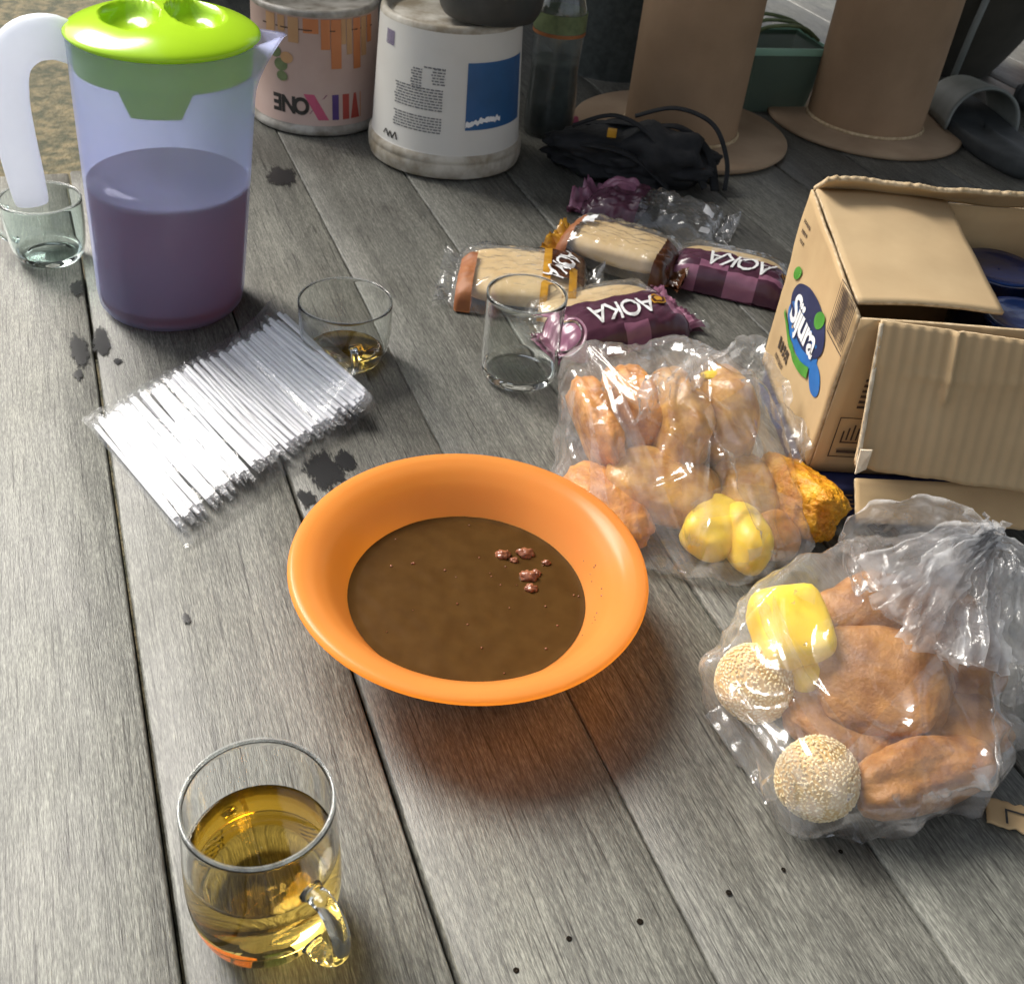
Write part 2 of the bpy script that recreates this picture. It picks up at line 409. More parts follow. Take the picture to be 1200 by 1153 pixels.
for i, e in enumerate((-.9, 0.1, 1.1, 2.1, 3.1)):
    v, f = box(-.54 if e < 1.3 else .125, 2.35, -.03, .03, -.110, -.042, .003)
    o = mk('joist', v, f, M['wood'], deck, smooth=False, loc=(pe.x*e, pe.y*e, 0), rot=(0, 0, ANG-math.pi/2))
    for s in ((-.4, .9, 2.1) if e < 1.3 else (.3, .9, 2.1)):
        v, f = box(-.04, .04, -.04, .04, -.5, -.111, .003)
        mk('deck_post', v, f, M['wood'], deck, smooth=False, loc=(pe.x*e+pp.x*s, pe.y*e+pp.y*s, 0), rot=(0, 0, ANG))

# board screen added out of view only to shade the things at the back
scr = thing('added_shade_screen', 'added unseen screen of weathered upright boards that shades the back of the deck', 'screen', (pe.x*2.35, pe.y*2.35, 0), ANG-math.pi/2)
sboard = None
for i in range(13):
    if sboard is None:
        v, f = box(-.058, .058, -.010, .010, .002, 1.9, .002); sboard = mk('board', v, f, M['wood'], scr, smooth=False); bo = sboard
    else: bo = sboard.copy(); col.objects.link(bo)
    bo.location = (-.297+.1185*i, 0, 0)
for z in (.35, 1.65):
    mk('rail', *box(-.355, 1.18, .0105, .035, z, z+.06, .002), M['wood'], scr, smooth=False)
# lean-to roof added out of view to cut sky light and darken reflections
rf = thing('added_shade_roof', 'added unseen board roof on four posts that dims the inner part of the deck', 'roof', (0, 0, 0), ANG-math.pi/2)
rb = None
for i in range(17):
    if rb is None:
        v, f = box(-.098, .098, -2.2, 3.7, 2.30, 2.32, .002); rb = mk('shade_roof_board', v, f, M['wood'], rf, smooth=False); bo = rb
    else: bo = rb.copy(); col.objects.link(bo)
    bo.location = (.12+.2*i, 0, 0)
for e in (-.85, 3.45):
    mk('shade_roof_beam', *box(.03, 2.4, e-.03, e+.03, 2.22, 2.298, .003), M['wood'], rf, smooth=False)
    for s_ in (.10, 2.2): mk('shade_roof_post', *box(s_-.035, s_+.035, e-.035, e+.035, .003, 2.218, .003), M['wood'], rf, smooth=False)

# nail heads sunk into the planks and dark wet stains (child pieces of the planks)
def plank_of(p):
    s = Vector((p.x, p.y, 0)).dot(pp); return plank_objs[max(-4, min(17, math.floor((s-S0)/SW)))]
def on_plank(name, v, f, mat, p, z):
    pk = plank_of(p); inv = (Matrix.Translation(pk.location) @ Matrix.Rotation(ANG, 4, 'Z')).inverted()
    vv = [inv @ Vector((p.x+q[0], p.y+q[1], z+q[2])) for q in v]
    return mk(name, vv, f, mat, pk)
for x, y in ((605, 1137), (667, 1100), (750, 1080), (854, 1046), (918, 1019), (985, 998)):
    p = at(x, y); r = random.uniform(.0010, .0016)
    v, f = lathe([(r*1.2, .0004), (r, .0006), (r*.4, .0005), (0.0002, .0004)], 10)
    v = [(q[0]*(1+.2*N(q, 900)), q[1]*(1+.2*N(q, 900, 2)), q[2]) for q in v]
    on_plank('nail_head', v, f, M['hole'], p, .0001)
def stain(x, y, rx, ry, seed, rot=0):
    p = at(x, y); n = 40; v = [(0, 0, .0006)]; ca, sa = math.cos(ANG+rot), math.sin(ANG+rot)
    for ring in (.5, 1.0):
        for i in range(n):
            a = 2*math.pi*i/n; k = ring*1.7*(1+.35*N((math.cos(a)*1.4, math.sin(a)*1.4, seed), 1, seed)+.25*N((math.cos(a)*4, math.sin(a)*4, seed), 1, seed+1))
            X, Y = math.cos(a)*rx*k, math.sin(a)*ry*k
            v.append((X*ca-Y*sa, X*sa+Y*ca, .0006 if ring < 1 else .0005))
    f = [(0, 1+i, 1+(i+1) % n) for i in range(n)] + [(1+i, 1+n+i, 1+n+(i+1) % n, 1+(i+1) % n) for i in range(n)]
    o = on_plank('wet_stain', v, f, M['stain'], p, .0004)
    at_ = o.data.attributes.new('wet', 'FLOAT', 'POINT'); at_.data.foreach_set('value', [1.0]+[.75]*n+[0.0]*n)
for a in ((93, 412, .020, .006, 1), (119, 402, .016, .006, 2), (138, 424, .003, .003, 3), (90, 338, .010, .005, 4), (380, 552, .018, .011, 5), (360, 584, .008, .005, 6),
          (330, 208, .020, .012, 7), (405, 540, .010, .006, 8), (218, 725, .004, .002, 9), (92, 440, .006, .003, 10), (335, 395, .012, .007, 11)):
    stain(*a)

# ------------------------------------------------------------------ orange bowl and sauce
bc = at(546, 690, .06); bc.z = 0; bc = Vector((-.022, .530, 0))
bowl = thing('plastic_bowl', 'orange plastic bowl holding brown peanut sauce', 'bowl', bc)
outer = smoothprof([(.050, .001), (.064, .0015), (.072, .010), (.083, .030), (.096, .048), (.1045, .0545), (.112, .0575), (.1185, .0585)], 4)
lip = [(.1205, .0575), (.1213, .0590), (.1205, .0612), (.1180, .0622)]
inner = smoothprof([(.1130, .0620), (.1060, .0592), (.1000, .0545), (.0935, .0475), (.0805, .028), (.0690, .010), (.0600, .0045), (.002, .0042)], 4)
v, f = lathe(outer+lip+inner, 96); 
mk('bowl_shell', v, f, M['orange'], bowl)
v, f = lathe([(.064, .0015), (.0635, .0003), (.060, .0003), (.0595, .0015)], 64); mk('foot_ring', v, f, M['orange'], bowl)
sauce_top = .0305
def saucefn():
    v, f = lathe([(r, 0) for r in [.0002]+[.0822*i/26 for i in range(1, 27)]], 96)
    v = [(a, b, sauce_top + .0002*N((a, b, 0), 38) + .0003*N((a, b, 1), 110) + (.0007 if math.hypot(a, b) > .0805 else 0)) for a, b, _ in v]
    n = len(v); base, fb = lathe([(.0822, sauce_top), (.069, .0105), (.060, .0055), (.001, .005)], 96)
    return v+base, f+[tuple(i+n for i in q) for q in fb]
sauce = thing('peanut_sauce', 'glossy brown peanut sauce filling the orange bowl', 'sauce', bc)
v, f = saucefn(); mk('sauce_body', v, f, M['sauce'], sauce)
for i, (x, y, r) in enumerate(((589, 651, .0052), (616, 649, .0060), (619, 676, .0062), (622, 690, .0045), (603, 657, .003), (640, 660, .0030), (628, 672, .0035))):
    p = at(x, y, sauce_top)-bc
    v, f = blob(r, r*.8, r*.65, 3, .5, 2.2, i, fine=.15)
    mk('sauce_lump', v, f, M['crumb'], sauce, loc=(p.x, p.y, sauce_top+.0005))
sp = []
for i in range(26):
    a = random.uniform(0, 6.28); r = .08*math.sqrt(random.random()); s = random.uniform(.0005, .0011)
    bv, bf = blob(s, s, s*.6, 1, .3, 2, i); sp.append(([(q[0]+r*math.cos(a), q[1]+r*math.sin(a), q[2]+sauce_top+.0003) for q in bv], bf))
for i in range(12):
    a = random.uniform(-.4, .5); r = random.uniform(.086, .092); z = .0305+(r-.082)*1.47; s = random.uniform(.0005, .0009)
    bv, bf = blob(s, s, s*.6, 1, .3, 2, i); sp.append(([(q[0]+r*math.cos(a), q[1]+r*math.sin(a), q[2]+z) for q in bv], bf))
o = mk('chilli_fleck', *join(*sp), M['crumb'], sauce); o['kind'] = 'stuff'

# ------------------------------------------------------------------ pitcher
pb = at(202, 352); pb.z = 0
pit = thing('drink_pitcher', 'frosted plastic pitcher with lime green lid, half full of reddish tea', 'pitcher', pb)
PH = .256
SHX = .075                                   # body leans out slightly towards the spout
def pr(z): return .0690 + (.0790-.0690)*(z/PH)**1.0
prof = [(.001, .0006), (.056, .0006), (.0640, .0022), (.0680, .008)] + [(pr(z), z) for z in [PH*i/24 for i in range(2, 25)]] + [(pr(PH)+.0012, PH+.0015)]
profi = [(pr(PH)-.0015, PH+.0008)] + [(pr(z)-.0022, z) for z in [PH*i/24 for i in range(24, 1, -1)]] + [(.0655, .0085), (.0615, .0045), (.001, .0040)]
v, f = lathe(prof+profi, 80)
def spout(q):
    x, y, z = q; a = math.atan2(y, x); k = max(0, (z-.209)/(PH-.209)); d = abs(a-.18)
    w_ = max(0, 1-d/.42)
    r = 1 + .30*(w_**1.6)*k**1.7
    return (x*r+z*SHX, y*r, z + .006*w_*k**2)
v = [spout(q) for q in v]
mk('pitcher_body', v, f, M['pitcher'], pit)
# lid: domed disc with two finger hollows either side of a bridge
LR = .0800
def lidz(x, y):
    r = math.hypot(x, y)/LR; z = .016*(1-r**2.6)**.8 if r < 1 else 0
    ca, sa = math.cos(-.45), math.sin(-.45); X, Y = x*ca-y*sa, x*sa+y*ca
    for s in (-1, 1):
        d = ((X-s*.026)/.024)**2 + ((Y)/.040)**2
        if d < 1: z -= .021*(1-d)**.42
    return z
lv, lf = [], []; nr, na = 40, 96
for i in range(nr+1):
    r = LR*i/nr
    for k in range(na):
        a = 2*math.pi*k/na; x, y = r*math.cos(a), r*math.sin(a)
        lv.append((x, y, PH+.0052+lidz(x, y)))
for i in range(nr):
    for k in range(na): lf.append((i*na+k, i*na+(k+1) % na, (i+1)*na+(k+1) % na, (i+1)*na+k))
rim = [(LR+.0008, PH+.0035), (LR-.001, PH+.0022), (.0745, PH+.0020), (.0742, PH-.026)]
for r, z in rim:
    for k in range(na):
        a = 2*math.pi*k/na
        lv.append((r*math.cos(a), r*math.sin(a), z))
for j in range(len(rim)):
    i0 = (nr+j)*na
    for k in range(na): lf.append((i0+k, i0+(k+1) % na, i0+na+(k+1) % na, i0+na+k))
lv = [(q[0]+q[2]*SHX, q[1], q[2]) for q in lv]
lid = mk('lid', lv, lf, M['lime'], pit)
# strainer tongue hanging from the lid skirt
def tongue(a, b):
    an = -1.35 + (a-.5)*.85*(1-.35*b); r = .0738
    z = PH-.024-.022*b
    return (r*math.cos(an)+z*SHX, r*math.sin(an), z)
v, f = grid(12, 6, tongue); mk('strainer_tongue', v, f, M['lime'], lid)
# open handle
hp = smoothprof([(-.066, .216, .0150), (-.088, .226, .0185), (-.110, .222, .0190), (-.126, .204, .0180), (-.1300, .175, .0175), (-.128, .14, .0172), (-.124, .105, .0165), (-.121, .080, .0150), (-.1205, .076, .012)], 5)
HA = math.radians(14)
hv, hf = tube([(q[0], 0, q[1]) for q in hp], [q[2] for q in hp], 20, True, .62, up=Vector((0, 1, 0)))
def sqz(q, c):
    return q
hv = [(q[0], q[1], q[2]+.024) for q in hv]
hv = [(q[0]*math.cos(HA)-q[1]*math.sin(HA)+q[2]*SHX, q[0]*math.sin(HA)+q[1]*math.cos(HA), q[2]) for q in hv]
mk('pitcher_handle', hv, hf, M['handle'], pit)
lev = .129
v, f = lathe([(.001, .0045), (.0612, .0050), (.0652, .009)] + [(pr(z)-.0026, z) for z in [.012, .03, .05, .07, .09, .11, .12, lev]] + [(.04, lev-.0005), (.001, lev-.0005)], 80)
v = [(q[0]+q[2]*SHX, q[1], q[2]) for q in v]
tag(mk('red_tea', v, f, M['punch'], loc=pb), 'purplish red tea filling the lower half of the pitcher', 'drink')

# ------------------------------------------------------------------ glass cups
def cup(name, label, p, prof_o, thick, bottom, hdir, hz0, hz1, hout, hr, mat, group=None, z_off=0.0003):
    c = thing(name, label, 'cup', (p.x, p.y, z_off), 0, group)
    po = smoothprof(prof_o, 5)
    pi_ = [(max(r-thick, .0004), z) for r, z in reversed(po) if z > bottom+.001]
    rt, zt = po[-1]
    rim = [(rt-thick*.15, zt+thick*.42), (rt-thick*.5, zt+thick*.6), (rt-thick*.85, zt+thick*.42)]
    low = pi_[-1]
    prof = [(.0004, po[0][1]+.0015)] + po + rim + pi_ + [(low[0]*.86, bottom+.0004), (low[0]*.5, bottom), (.0004, bottom+.0006)]
    v, f = lathe(prof, 72); mk('cup_body', v, f, mat, c)
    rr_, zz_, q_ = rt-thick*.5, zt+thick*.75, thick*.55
    v, f = lathe([(rr_+q_*math.cos(2*math.pi*k/8), zz_+q_*math.sin(2*math.pi*k/8)) for k in range(9)], 72); mk('rim_glint_ring', v, f, M['rim_glint'], c)  # added pale ring: rim bead with its highlight put into the colour
    def rad(z):
        for (r0, z0), (r1, z1) in zip(po, po[1:]):
            if z0 <= z <= z1: return r0+(r1-r0)*(z-z0)/max(z1-z0, 1e-6)
        return po[-1][0]
    zm = (hz0+hz1)/2; hh = (hz1-hz0)/2
    pts = [(rad(hz1)-thick*.45, hz1), (rad(hz1)+hout*.55, hz1+.001), (rad(zm)+hout*.97, zm+hh*.45), (rad(zm)+hout*.92, zm-hh*.35), (rad(hz0)+hout*.45, hz0+.001), (rad(hz0)-thick*.45, hz0)]
    pts = smoothprof(pts, 6)
    path = [Vector((r*math.cos(hdir), r*math.sin(hdir), z)) for r, z in pts]
    side = Vector((-math.sin(hdir), math.cos(hdir), 0))
    n = len(path); rads = [hr*(1.25 if i < 2 or i > n-3 else 1.0) for i in range(n)]
    v, f = tube(path, rads, 14, True, .75, up=side.cross(path[1]-path[0]).normalized())
    mk('cup_handle', v, f, mat, c)
    return c, po, rad

g = at(314, 1074)
mugp = [(.018, .0012), (.0245, .0004), (.0300, .0040), (.0355, .0135), (.0388, .028), (.0395, .045), (.0388, .065), (.0376, .085), (.0372, .1035)]
mug, po, rad = cup('glass_mug', 'tall clear glass mug half full of amber tea', g, mugp, .0020, .0085, math.radians(-38), .022, .072, .021, .0052, M['glass'])
TL = .066
tp = [(.0004, .0083)] + [(rad(z)-.0017, z) for z in (.0105, .014, .02, .028, .038, .048, .058, TL-.001)] + [(rad(TL)-.0017, TL+.0004), (rad(TL)-.0032, TL), (.0004, TL-.0002)]
v, f = lathe(tp, 72); tag(mk('amber_tea', v, f, M['tea'], loc=(g.x, g.y, .0003)), 'amber tea in the tall glass mug', 'drink')

g = at(405, 420)
cp = [(.020, .001), (.0275, .0004), (.0345, .005), (.0390, .014), (.0418, .028), (.0428, .045), (.0430, .0610)]
c2, po, rad = cup('glass_cup', 'short round glass cup with a little tea left, beside the straws', g, cp, .0018, .006, math.radians(-70), .012, .036, .014, .0034, M['glass'])
TL = .0095
v, f = lathe([(.0004, .0058)] + [(rad(z)-.0015, z) for z in (.0072, .0085, TL)] + [(.0004, TL-.0002)], 60)
tag(mk('tea_dregs', v, f, M['tea'], loc=(g.x, g.y, .0003)), 'shallow amber tea dregs in the short glass cup', 'drink')

g = at(607, 438)
cp = [(.024, .001), (.0320, .0004), (.0350, .004), (.0365, .012), (.0368, .030), (.0366, .055), (.0370, .0850)]
c3, po, rad = cup('glass_cup', 'empty straight-sided glass cup beside the bread packets', g, cp, .0018, .008, math.radians(12), .022, .058, .022, .0038, M['glass'])

g = at(60, 302)
cp = [(.020, .001), (.0265, .0004), (.0325, .006), (.0365, .018), (.0385, .035), (.0392, .050), (.0395, .0640)]
c4, po, rad = cup('glass_cup', 'greenish empty glass cup standing behind the pitcher handle', g, cp, .0022, .009, math.radians(178), .014, .048, .018, .0038, M['glass_green'])

# ------------------------------------------------------------------ pack of straws
sA, sB = at(118, 505, .004), at(205, 610, .004); sC = at(325, 388, .004)
sdir = (sB-sA).normalized(); srow = Vector((sC.x-sA.x, sC.y-sA.y, 0)); SL = .148
pk = thing('straw_pack', 'flat pack of white drinking straws in clear wrappers on the deck', 'straws', ((sA.x+sB.x)/2, (sA.y+sB.y)/2, 0))
SR = .0021
seg = [(-SL/2-.007, .0003, 1), (-SL/2-.004, .0014, 1), (-SL/2, .0022, 1), (-SL/2+.001, SR, 0), (0, SR, 0), (SL/2-.001, SR, 0), (SL/2, .0022, 1), (SL/2+.004, .0014, 1), (SL/2+.008, .0003, 1)]
v, f = [], []; fm = []
for x, r, c in seg:
    for i in range(10):
        a = 2*math.pi*i/10; ww = 1.0 if c == 0 else (1.0 + (.9 if r < .001 else .25))
        v.append((x, max(r, .0006 if False else r)*math.sin(a) if r > .001 else .0024*math.sin(a), r*math.cos(a)))
for j in range(len(seg)-1):
    for i in range(10): f.append((j*10+i, j*10+(i+1) % 10, (j+1)*10+(i+1) % 10, (j+1)*10+i)); fm.append(0 if (seg[j][2] == 0 and seg[j+1][2] == 0) else 1)
proto = mk('straw', v, f, [M['straw'], M['film_straw']], pk, fmat=fm)
sang = math.atan2(sdir.y, sdir.x); mid = (sA+sB)/2
def hump(t): return .003 + .0045*math.exp(-((t-.42)/.16)**2) + .020*max(0, (t-.74)/.26)**1.4
first = True; NS = 47
for layer in range(3):
    for i in range(NS):
        t = (i+.5*(layer % 2)+random.uniform(-.12, .12))/NS
        if layer == 2 and not (t > .72): continue
        z = hump(t) + SR + layer*0.0038 + random.uniform(-.0010, .0006)
        if layer == 2: z -= .002
        p = Vector((srow.x*t, srow.y*t, 0)) + sdir*(random.gauss(0, .0018)) + sdir*(.020*max(0, t-.70)/.30)
        o = proto if first else proto.copy()
        if not first: col.objects.link(o)
        first = False
        o.location = (p.x, p.y, z); o.rotation_euler = (random.uniform(0, 3), random.gauss(0, .012), sang+random.gauss(0, .022))
def wrap(a, b):
    t = -.03+1.06*a; q = (b-.5)*(SL+.045)
    p = Vector((srow.x*t, srow.y*t, 0)) + sdir*q
    e = abs(b-.5)*2
    z = (hump(min(max(t, 0), 1)) + .0100 + (.0036 if t > .74 else 0))*(1-.75*max(0, (e-.78)/.22)) * min(1, (a+.02)/.06)
    return (p.x, p.y, max(.001, z + .0012*N((a*40, b*5, 0)) + .0016*N((a*70, b*30, 2))*max(.1, (e-.6)*2.2)))
v, f = grid(110, 40, wrap)
mk('wrapper', v, f, M['film_outer'], pk)

# ------------------------------------------------------------------ bread packets
def packet(name, label, px, py, rz, L, W, Hh, zones, seed, text=None, bread=True, emblem=None, tilt=(0, 0), z0=.0012, rolls=1, crumple=.0022, core='bread', text_col='white'):
    p = at(px, py); pkt = thing(name, label, 'bread packet', (p.x, p.y, z0), rz, 'bread packets in a heap')
    pkt.rotation_euler = (tilt[0], tilt[1], rz)
    def h(u, v):
        uc = min(1, abs(u)/.80); vc = min(1, abs(v)/.97)
        return Hh*max(0, 1-uc**6)**.4*max(0, 1-vc**4)**.42
    def top(a, b, lift=0.0):
        u, v = a*2-1, b*2-1
        e = max(0, abs(u)-.72)/.28
        wf = 1 - .18*math.sin(min(1, e)*math.pi)
        cr = crumple*(1+2.0*e)*(abs(N((u*4, v*9, seed), 1, seed))*1.6-.4 + .6*N((u*13, v*17, seed), 1, seed+1))
        fan = .5*Hh*e*(.6+.5*N((v*2, seed, 0), 1, seed))
        return (u*L/2, v*W/2*wf, max(.0008, h(u, v)+.0016+cr+fan) + lift)
    NU, NV = 64, 40
    v, f = grid(NU, NV, top)
    n = len(v); bv = [(q[0], q[1], max(.0002, q[2]*.25 if abs(q[0]) > .4*L else .0003)) for q in v]
    mats = [M['film']]; fm = []
    names = []
    for i in range(NU-1):
        for j in range(NV-1):
            u, w_ = (i+.5)/(NU-1)*2-1, (j+.5)/(NV-1)*2-1
            mi = 0
            for key, fn in zones:
                if fn(u, w_):
                    if key not in names: names.append(key); mats.append(M[key])
                    mi = names.index(key)+1
            fm.append(mi)
    fb = [tuple(i+n for i in q) for q in f]
    mk('film_wrapper', v+bv, f+fb, mats, pkt, fmat=fm+[0 if m_ == 0 else m_ for m_ in fm])
    if bread:
        for r in range(rolls):
            cl = L*.76/rolls; cx = -L*.38+cl*(r+.5)
            bw, bf = blob(cl/2*.94, W*.41, Hh*.42, 4, .04, 1.5, seed+r, p=3.4)
            mk('bread_roll', [(q[0], q[1], q[2]+Hh*.45) for q in bw], bf, M[core], pkt, loc=(cx, 0, 0))
    if text:
        body, size, tu, tv, trot = text
        tm = text_mesh(body, size, .82, .0001); bmx = bmesh.new(); bvv = [bmx.verts.new(q) for q in tm[0]]
        for fc_ in tm[1]: bmx.faces.new([bvv[i] for i in fc_])
        for _ in range(2):
            bmesh.ops.subdivide_edges(bmx, edges=[e for e in bmx.edges if e.calc_length() > .003], cuts=1); bmesh.ops.triangulate(bmx, faces=bmx.faces[:])
        bmx.verts.index_update(); tm = [tuple(q.co) for q in bmx.verts], [tuple(q.index for q in fc_.verts) for fc_ in bmx.faces]; bmx.free()
        ca, sa = math.cos(trot), math.sin(trot)
        def put(x, y):
            x2, y2 = x*.92 + y*.30, y*1.12; X, Y = x2*ca-y2*sa, x2*sa+y2*ca
            a, b = (tu*L/2+X)/L+.5, (tv*W/2+Y)/W+.5
            q = top(min(1, max(0, a)), min(1, max(0, b)), .0016); return (tu*L/2+X, q[1], q[2])
        mk('lettering', *mapped(tm, put), M[text_col], pkt)
    if emblem:
        eu, ev, r = emblem
        for rr, key, lf_ in ((r, 'gold', .0016), (r*.82, 'brownfilm', .0021), (r*.5, 'gold', .0026)):
            def em(a, b):
                an = a*2*math.pi; R = rr*b; x, y = eu*L/2+R*math.cos(an), ev*W/2+R*math.sin(an)
                q = top(x/L+.5, y/W+.5, lf_); return (x, q[1], q[2])
            mk('emblem', *grid(25, 4, em), M[key], pkt)
    return pkt
pp_a = at(570, 372); 
def dirang(x0, y0, x1, y1):
    a, b = at(x0, y0), at(x1, y1); return math.atan2(b.y-a.y, b.x-a.x)
check = lambda u, v: (math.floor(u*3.2+10)+math.floor((v+1)*2.2)) % 2 == 0
packet('bread_packet', 'clear bread packet with gold and brown band behind the straight-sided cup', 610, 340, dirang(545, 335, 690, 352), .178, .130, .030,
       [('brownfilm', lambda u, v: .30 < u < .74 and v > -.35), ('gold', lambda u, v: (.24 < u <= .33) or (.55 < u < .66 and v < .1)), ('crust', lambda u, v: -.74 < u < -.55 and v < .25)], 1,
       text=('AOKA', .030, .46, .10, math.radians(250)), rolls=1, crumple=.0034)
packet('bread_packet', 'clear bread packet with a gold tip lying across the middle of the heap', 724, 312, dirang(664, 300, 790, 336), .165, .090, .032,
       [('gold', lambda u, v: u < -.80), ('crust', lambda u, v: -.80 <= u < -.62 and v < .5), ('brownfilm', lambda u, v: u > .60 and v < .3), ('white', lambda u, v: -.62 < u < -.46 and .1 < v < .5)], 2,
       rolls=1, crumple=.0036, core='bread', z0=.010)
packet('bread_packet', 'purple banded bread packet with a round gold emblem, next to the cup handle', 710, 382, dirang(628, 394, 790, 360), .185, .110, .028,
       [('purple', lambda u, v: v < .10 and abs(u) < .97), ('pink', lambda u, v: v < .02 and abs(u) < .97 and (u < -.62 or (u > .60 and -.75 < v < -.1 and u < .95) or (-.12 < u < .20 and v < -.72))), ('pink', lambda u, v: u > .80 and v > 0)], 3,
       text=('AOKA', .034, .02, -.36, math.radians(180)), emblem=(.52, -.30, .0090), crumple=.0020)
packet('bread_packet', 'purple banded bread packet lying against the open cardboard box', 852, 332, dirang(795, 318, 918, 346), .165, .085, .032,
       [('purple', lambda u, v: v < -.02), ('pink', lambda u, v: v < -.60 and check(u*.8, v*.75)), ('pink', lambda u, v: u < -.80 and v < .3)], 4,
       text=('AOKA', .032, .12, -.34, math.radians(180)), emblem=(.74, -.28, .0050), crumple=.0018)
packet('bread_packet', 'emptied crumpled purple and clear wrapper at the back of the heap', 765, 258, dirang(680, 240, 860, 285), .200, .090, .026,
       [('purple', lambda u, v: u < -.15), ('pink', lambda u, v: u < -.20 and (v > .0 and u < -.30 or u < -.85)), ('white', lambda u, v: .60 < u < .70 and -.1 < v < .3)], 5,
       bread=False, crumple=.0075)

# ------------------------------------------------------------------ cardboard box
BZ = .034; BT = .192
bF = Vector((.2395, .722, 0)); bax = Vector((.9935, .1134, 0)); bay = Vector((-.1134, .9935, 0))
BWD, BDP, TH = .25, .166, .003
carton = thing('cardboard_box', 'open torn cardboard box with a blue logo on its side', 'box', (bF.x, bF.y, BZ), math.atan2(bax.y, bax.x))
HB = BT-BZ
def panel(name, p0, eu, ev, th, mat, nu=2, nv=2, fn=None, mats=None, parent=None, jag=None):
    """thick sheet spanning p0 + a*eu + b*ev; fn(a,b) offset along its normal; jag(a) shortens the far edge"""
    p0, eu, ev = Vector(p0), Vector(eu), Vector(ev); nrm = eu.cross(ev).normalized()
    def A(a, b, s):
        bb = b*(jag(a) if jag else 1); return p0+eu*a+ev*bb+nrm*((fn(a, bb) if fn else 0)+s*th/2)
    v = []; f = []
    for s in (1, -1):
        gv_, gf_ = grid(nu, nv, lambda a, b: A(a, b, s)); o_ = len(v); v += gv_; f += [tuple(i+o_ for i in q) for q in gf_]
    n = nu*nv
    rim_ = [i*nv for i in range(nu)] + [(nu-1)*nv+j for j in range(1, nv)] + [i*nv+nv-1 for i in range(nu-2, -1, -1)] + [j for j in range(nv-2, 0, -1)]
    fm = [0]*len(f)
    for a, b in zip(rim_, rim_[1:]+rim_[:1]): f.append((a, b, b+n, a+n)); fm.append(1)
    return mk(name, v, f, [mat, M['card_edge']], parent or carton, smooth=True, fmat=fm)
wv = lambda s, a1: (lambda a, b: a1*N((a*3, b*3, s))+.0006*N((a*14, b*14, s)))
left = panel('side_panel', (TH/2, BDP, 0), (0, -BDP, 0), (0, 0, HB), TH, M['card'], 24, 24, wv(1, .0022), jag=lambda a: 1.09-.18*a)
panel('side_panel', (BWD, 0, 0), (0, BDP, 0), (0, 0, HB), TH, M['card'], 12, 12, wv(2, .002))
front = panel('front_panel', (TH, 0, 0), (BWD-2*TH, 0, 0), (0, 0, HB*.905), TH, M['card'], 24, 16, wv(3, .0015))
panel('back_panel', (BWD-TH, BDP-TH, 0), (-(BWD-2*TH), 0, 0), (0, 0, HB*1.08), TH, M['card'], 12, 12, wv(4, .0015))
panel('bottom_panel', (TH, TH, .002), (BWD-2*TH, 0, 0), (0, BDP-2*TH, 0), TH, M['card'], 2, 2)
# left flap folded in, almost level; front flap hanging outwards (inside face shows the flutes); back flap leaning over the opening
panel('flap', (.0002, BDP-.012, HB*1.09+.0042), (.002, -(BDP-.022), -HB*.165), (.118, .006, -.004), .003, M['card_in'], 24, 24, lambda a, b: .003*math.sin(b*3.1)+.0012*N((a*4, b*4, 5)) + .0003*math.sin(a*150))
flute = lambda a, b: .0004*math.sin(a*2*math.pi*24) + .0022*N((a*3, b*2.5, 6)) - .0020*math.exp(-((b-.28-.03*math.sin(a*7))/.015)**2) - .004*math.exp(-((a-.24)/.012)**2)*(b < .48) + .006*b*b
jag1 = lambda a: 1.0+.02*N((a*9, 0, 2)) - .03*max(0, 1-a*14)
panel('flap', (.018, -.0035, HB*.91+.0005), (BWD-.014, -.030, -.002), (.004, -.036, -.114), .004, M['card_in'], 160, 30, flute, jag=jag1)
panel('flap', (.002, BDP-.001, HB*1.09+.001), (BWD, 0, 0), (0, -.030, .024), .004, M['card_in'], 120, 8, lambda a, b: .004*N((a*4, b, 7)), jag=lambda a: .75+.22*abs(N((a*5, 0, 8)))*2+.10*N((a*60, 0, 9))+.10*math.exp(-(a/.05)**2))
te = panel('torn_edge', (.0165, -.0050, HB*.91-.001), (.0030, -.0004, 0), (.0036, -.035, -.108), .0026, M['paper'], 3, 40, lambda a, b: .0015*N((a*2, b*22, 3)), jag=lambda a: 1.0)
mk('torn_tab', [(.0205, -.0375, .050), (.0285, -.0400, .052), (.0275, -.0430, .036), (.0200, -.0435, .031), (.0205, -.0390, .050), (.0285, -.0415, .052), (.0275, -.0445, .036), (.0200, -.0450, .031)], [(0, 1, 2, 3), (7, 6, 5, 4), (0, 4, 5, 1), (1, 5, 6, 2), (2, 6, 7, 3), (3, 7, 4, 0)], M['paper'], te, smooth=False)
panel('torn_strip', (.030, -.028, .014), (.150, .002, 0), (-.002, -.030, -.021), .003, M['card'], 40, 8, lambda a, b: .001*N((a*6, b*4, 3)), jag=lambda a: 1+.06*N((a*20, 0, 5)))
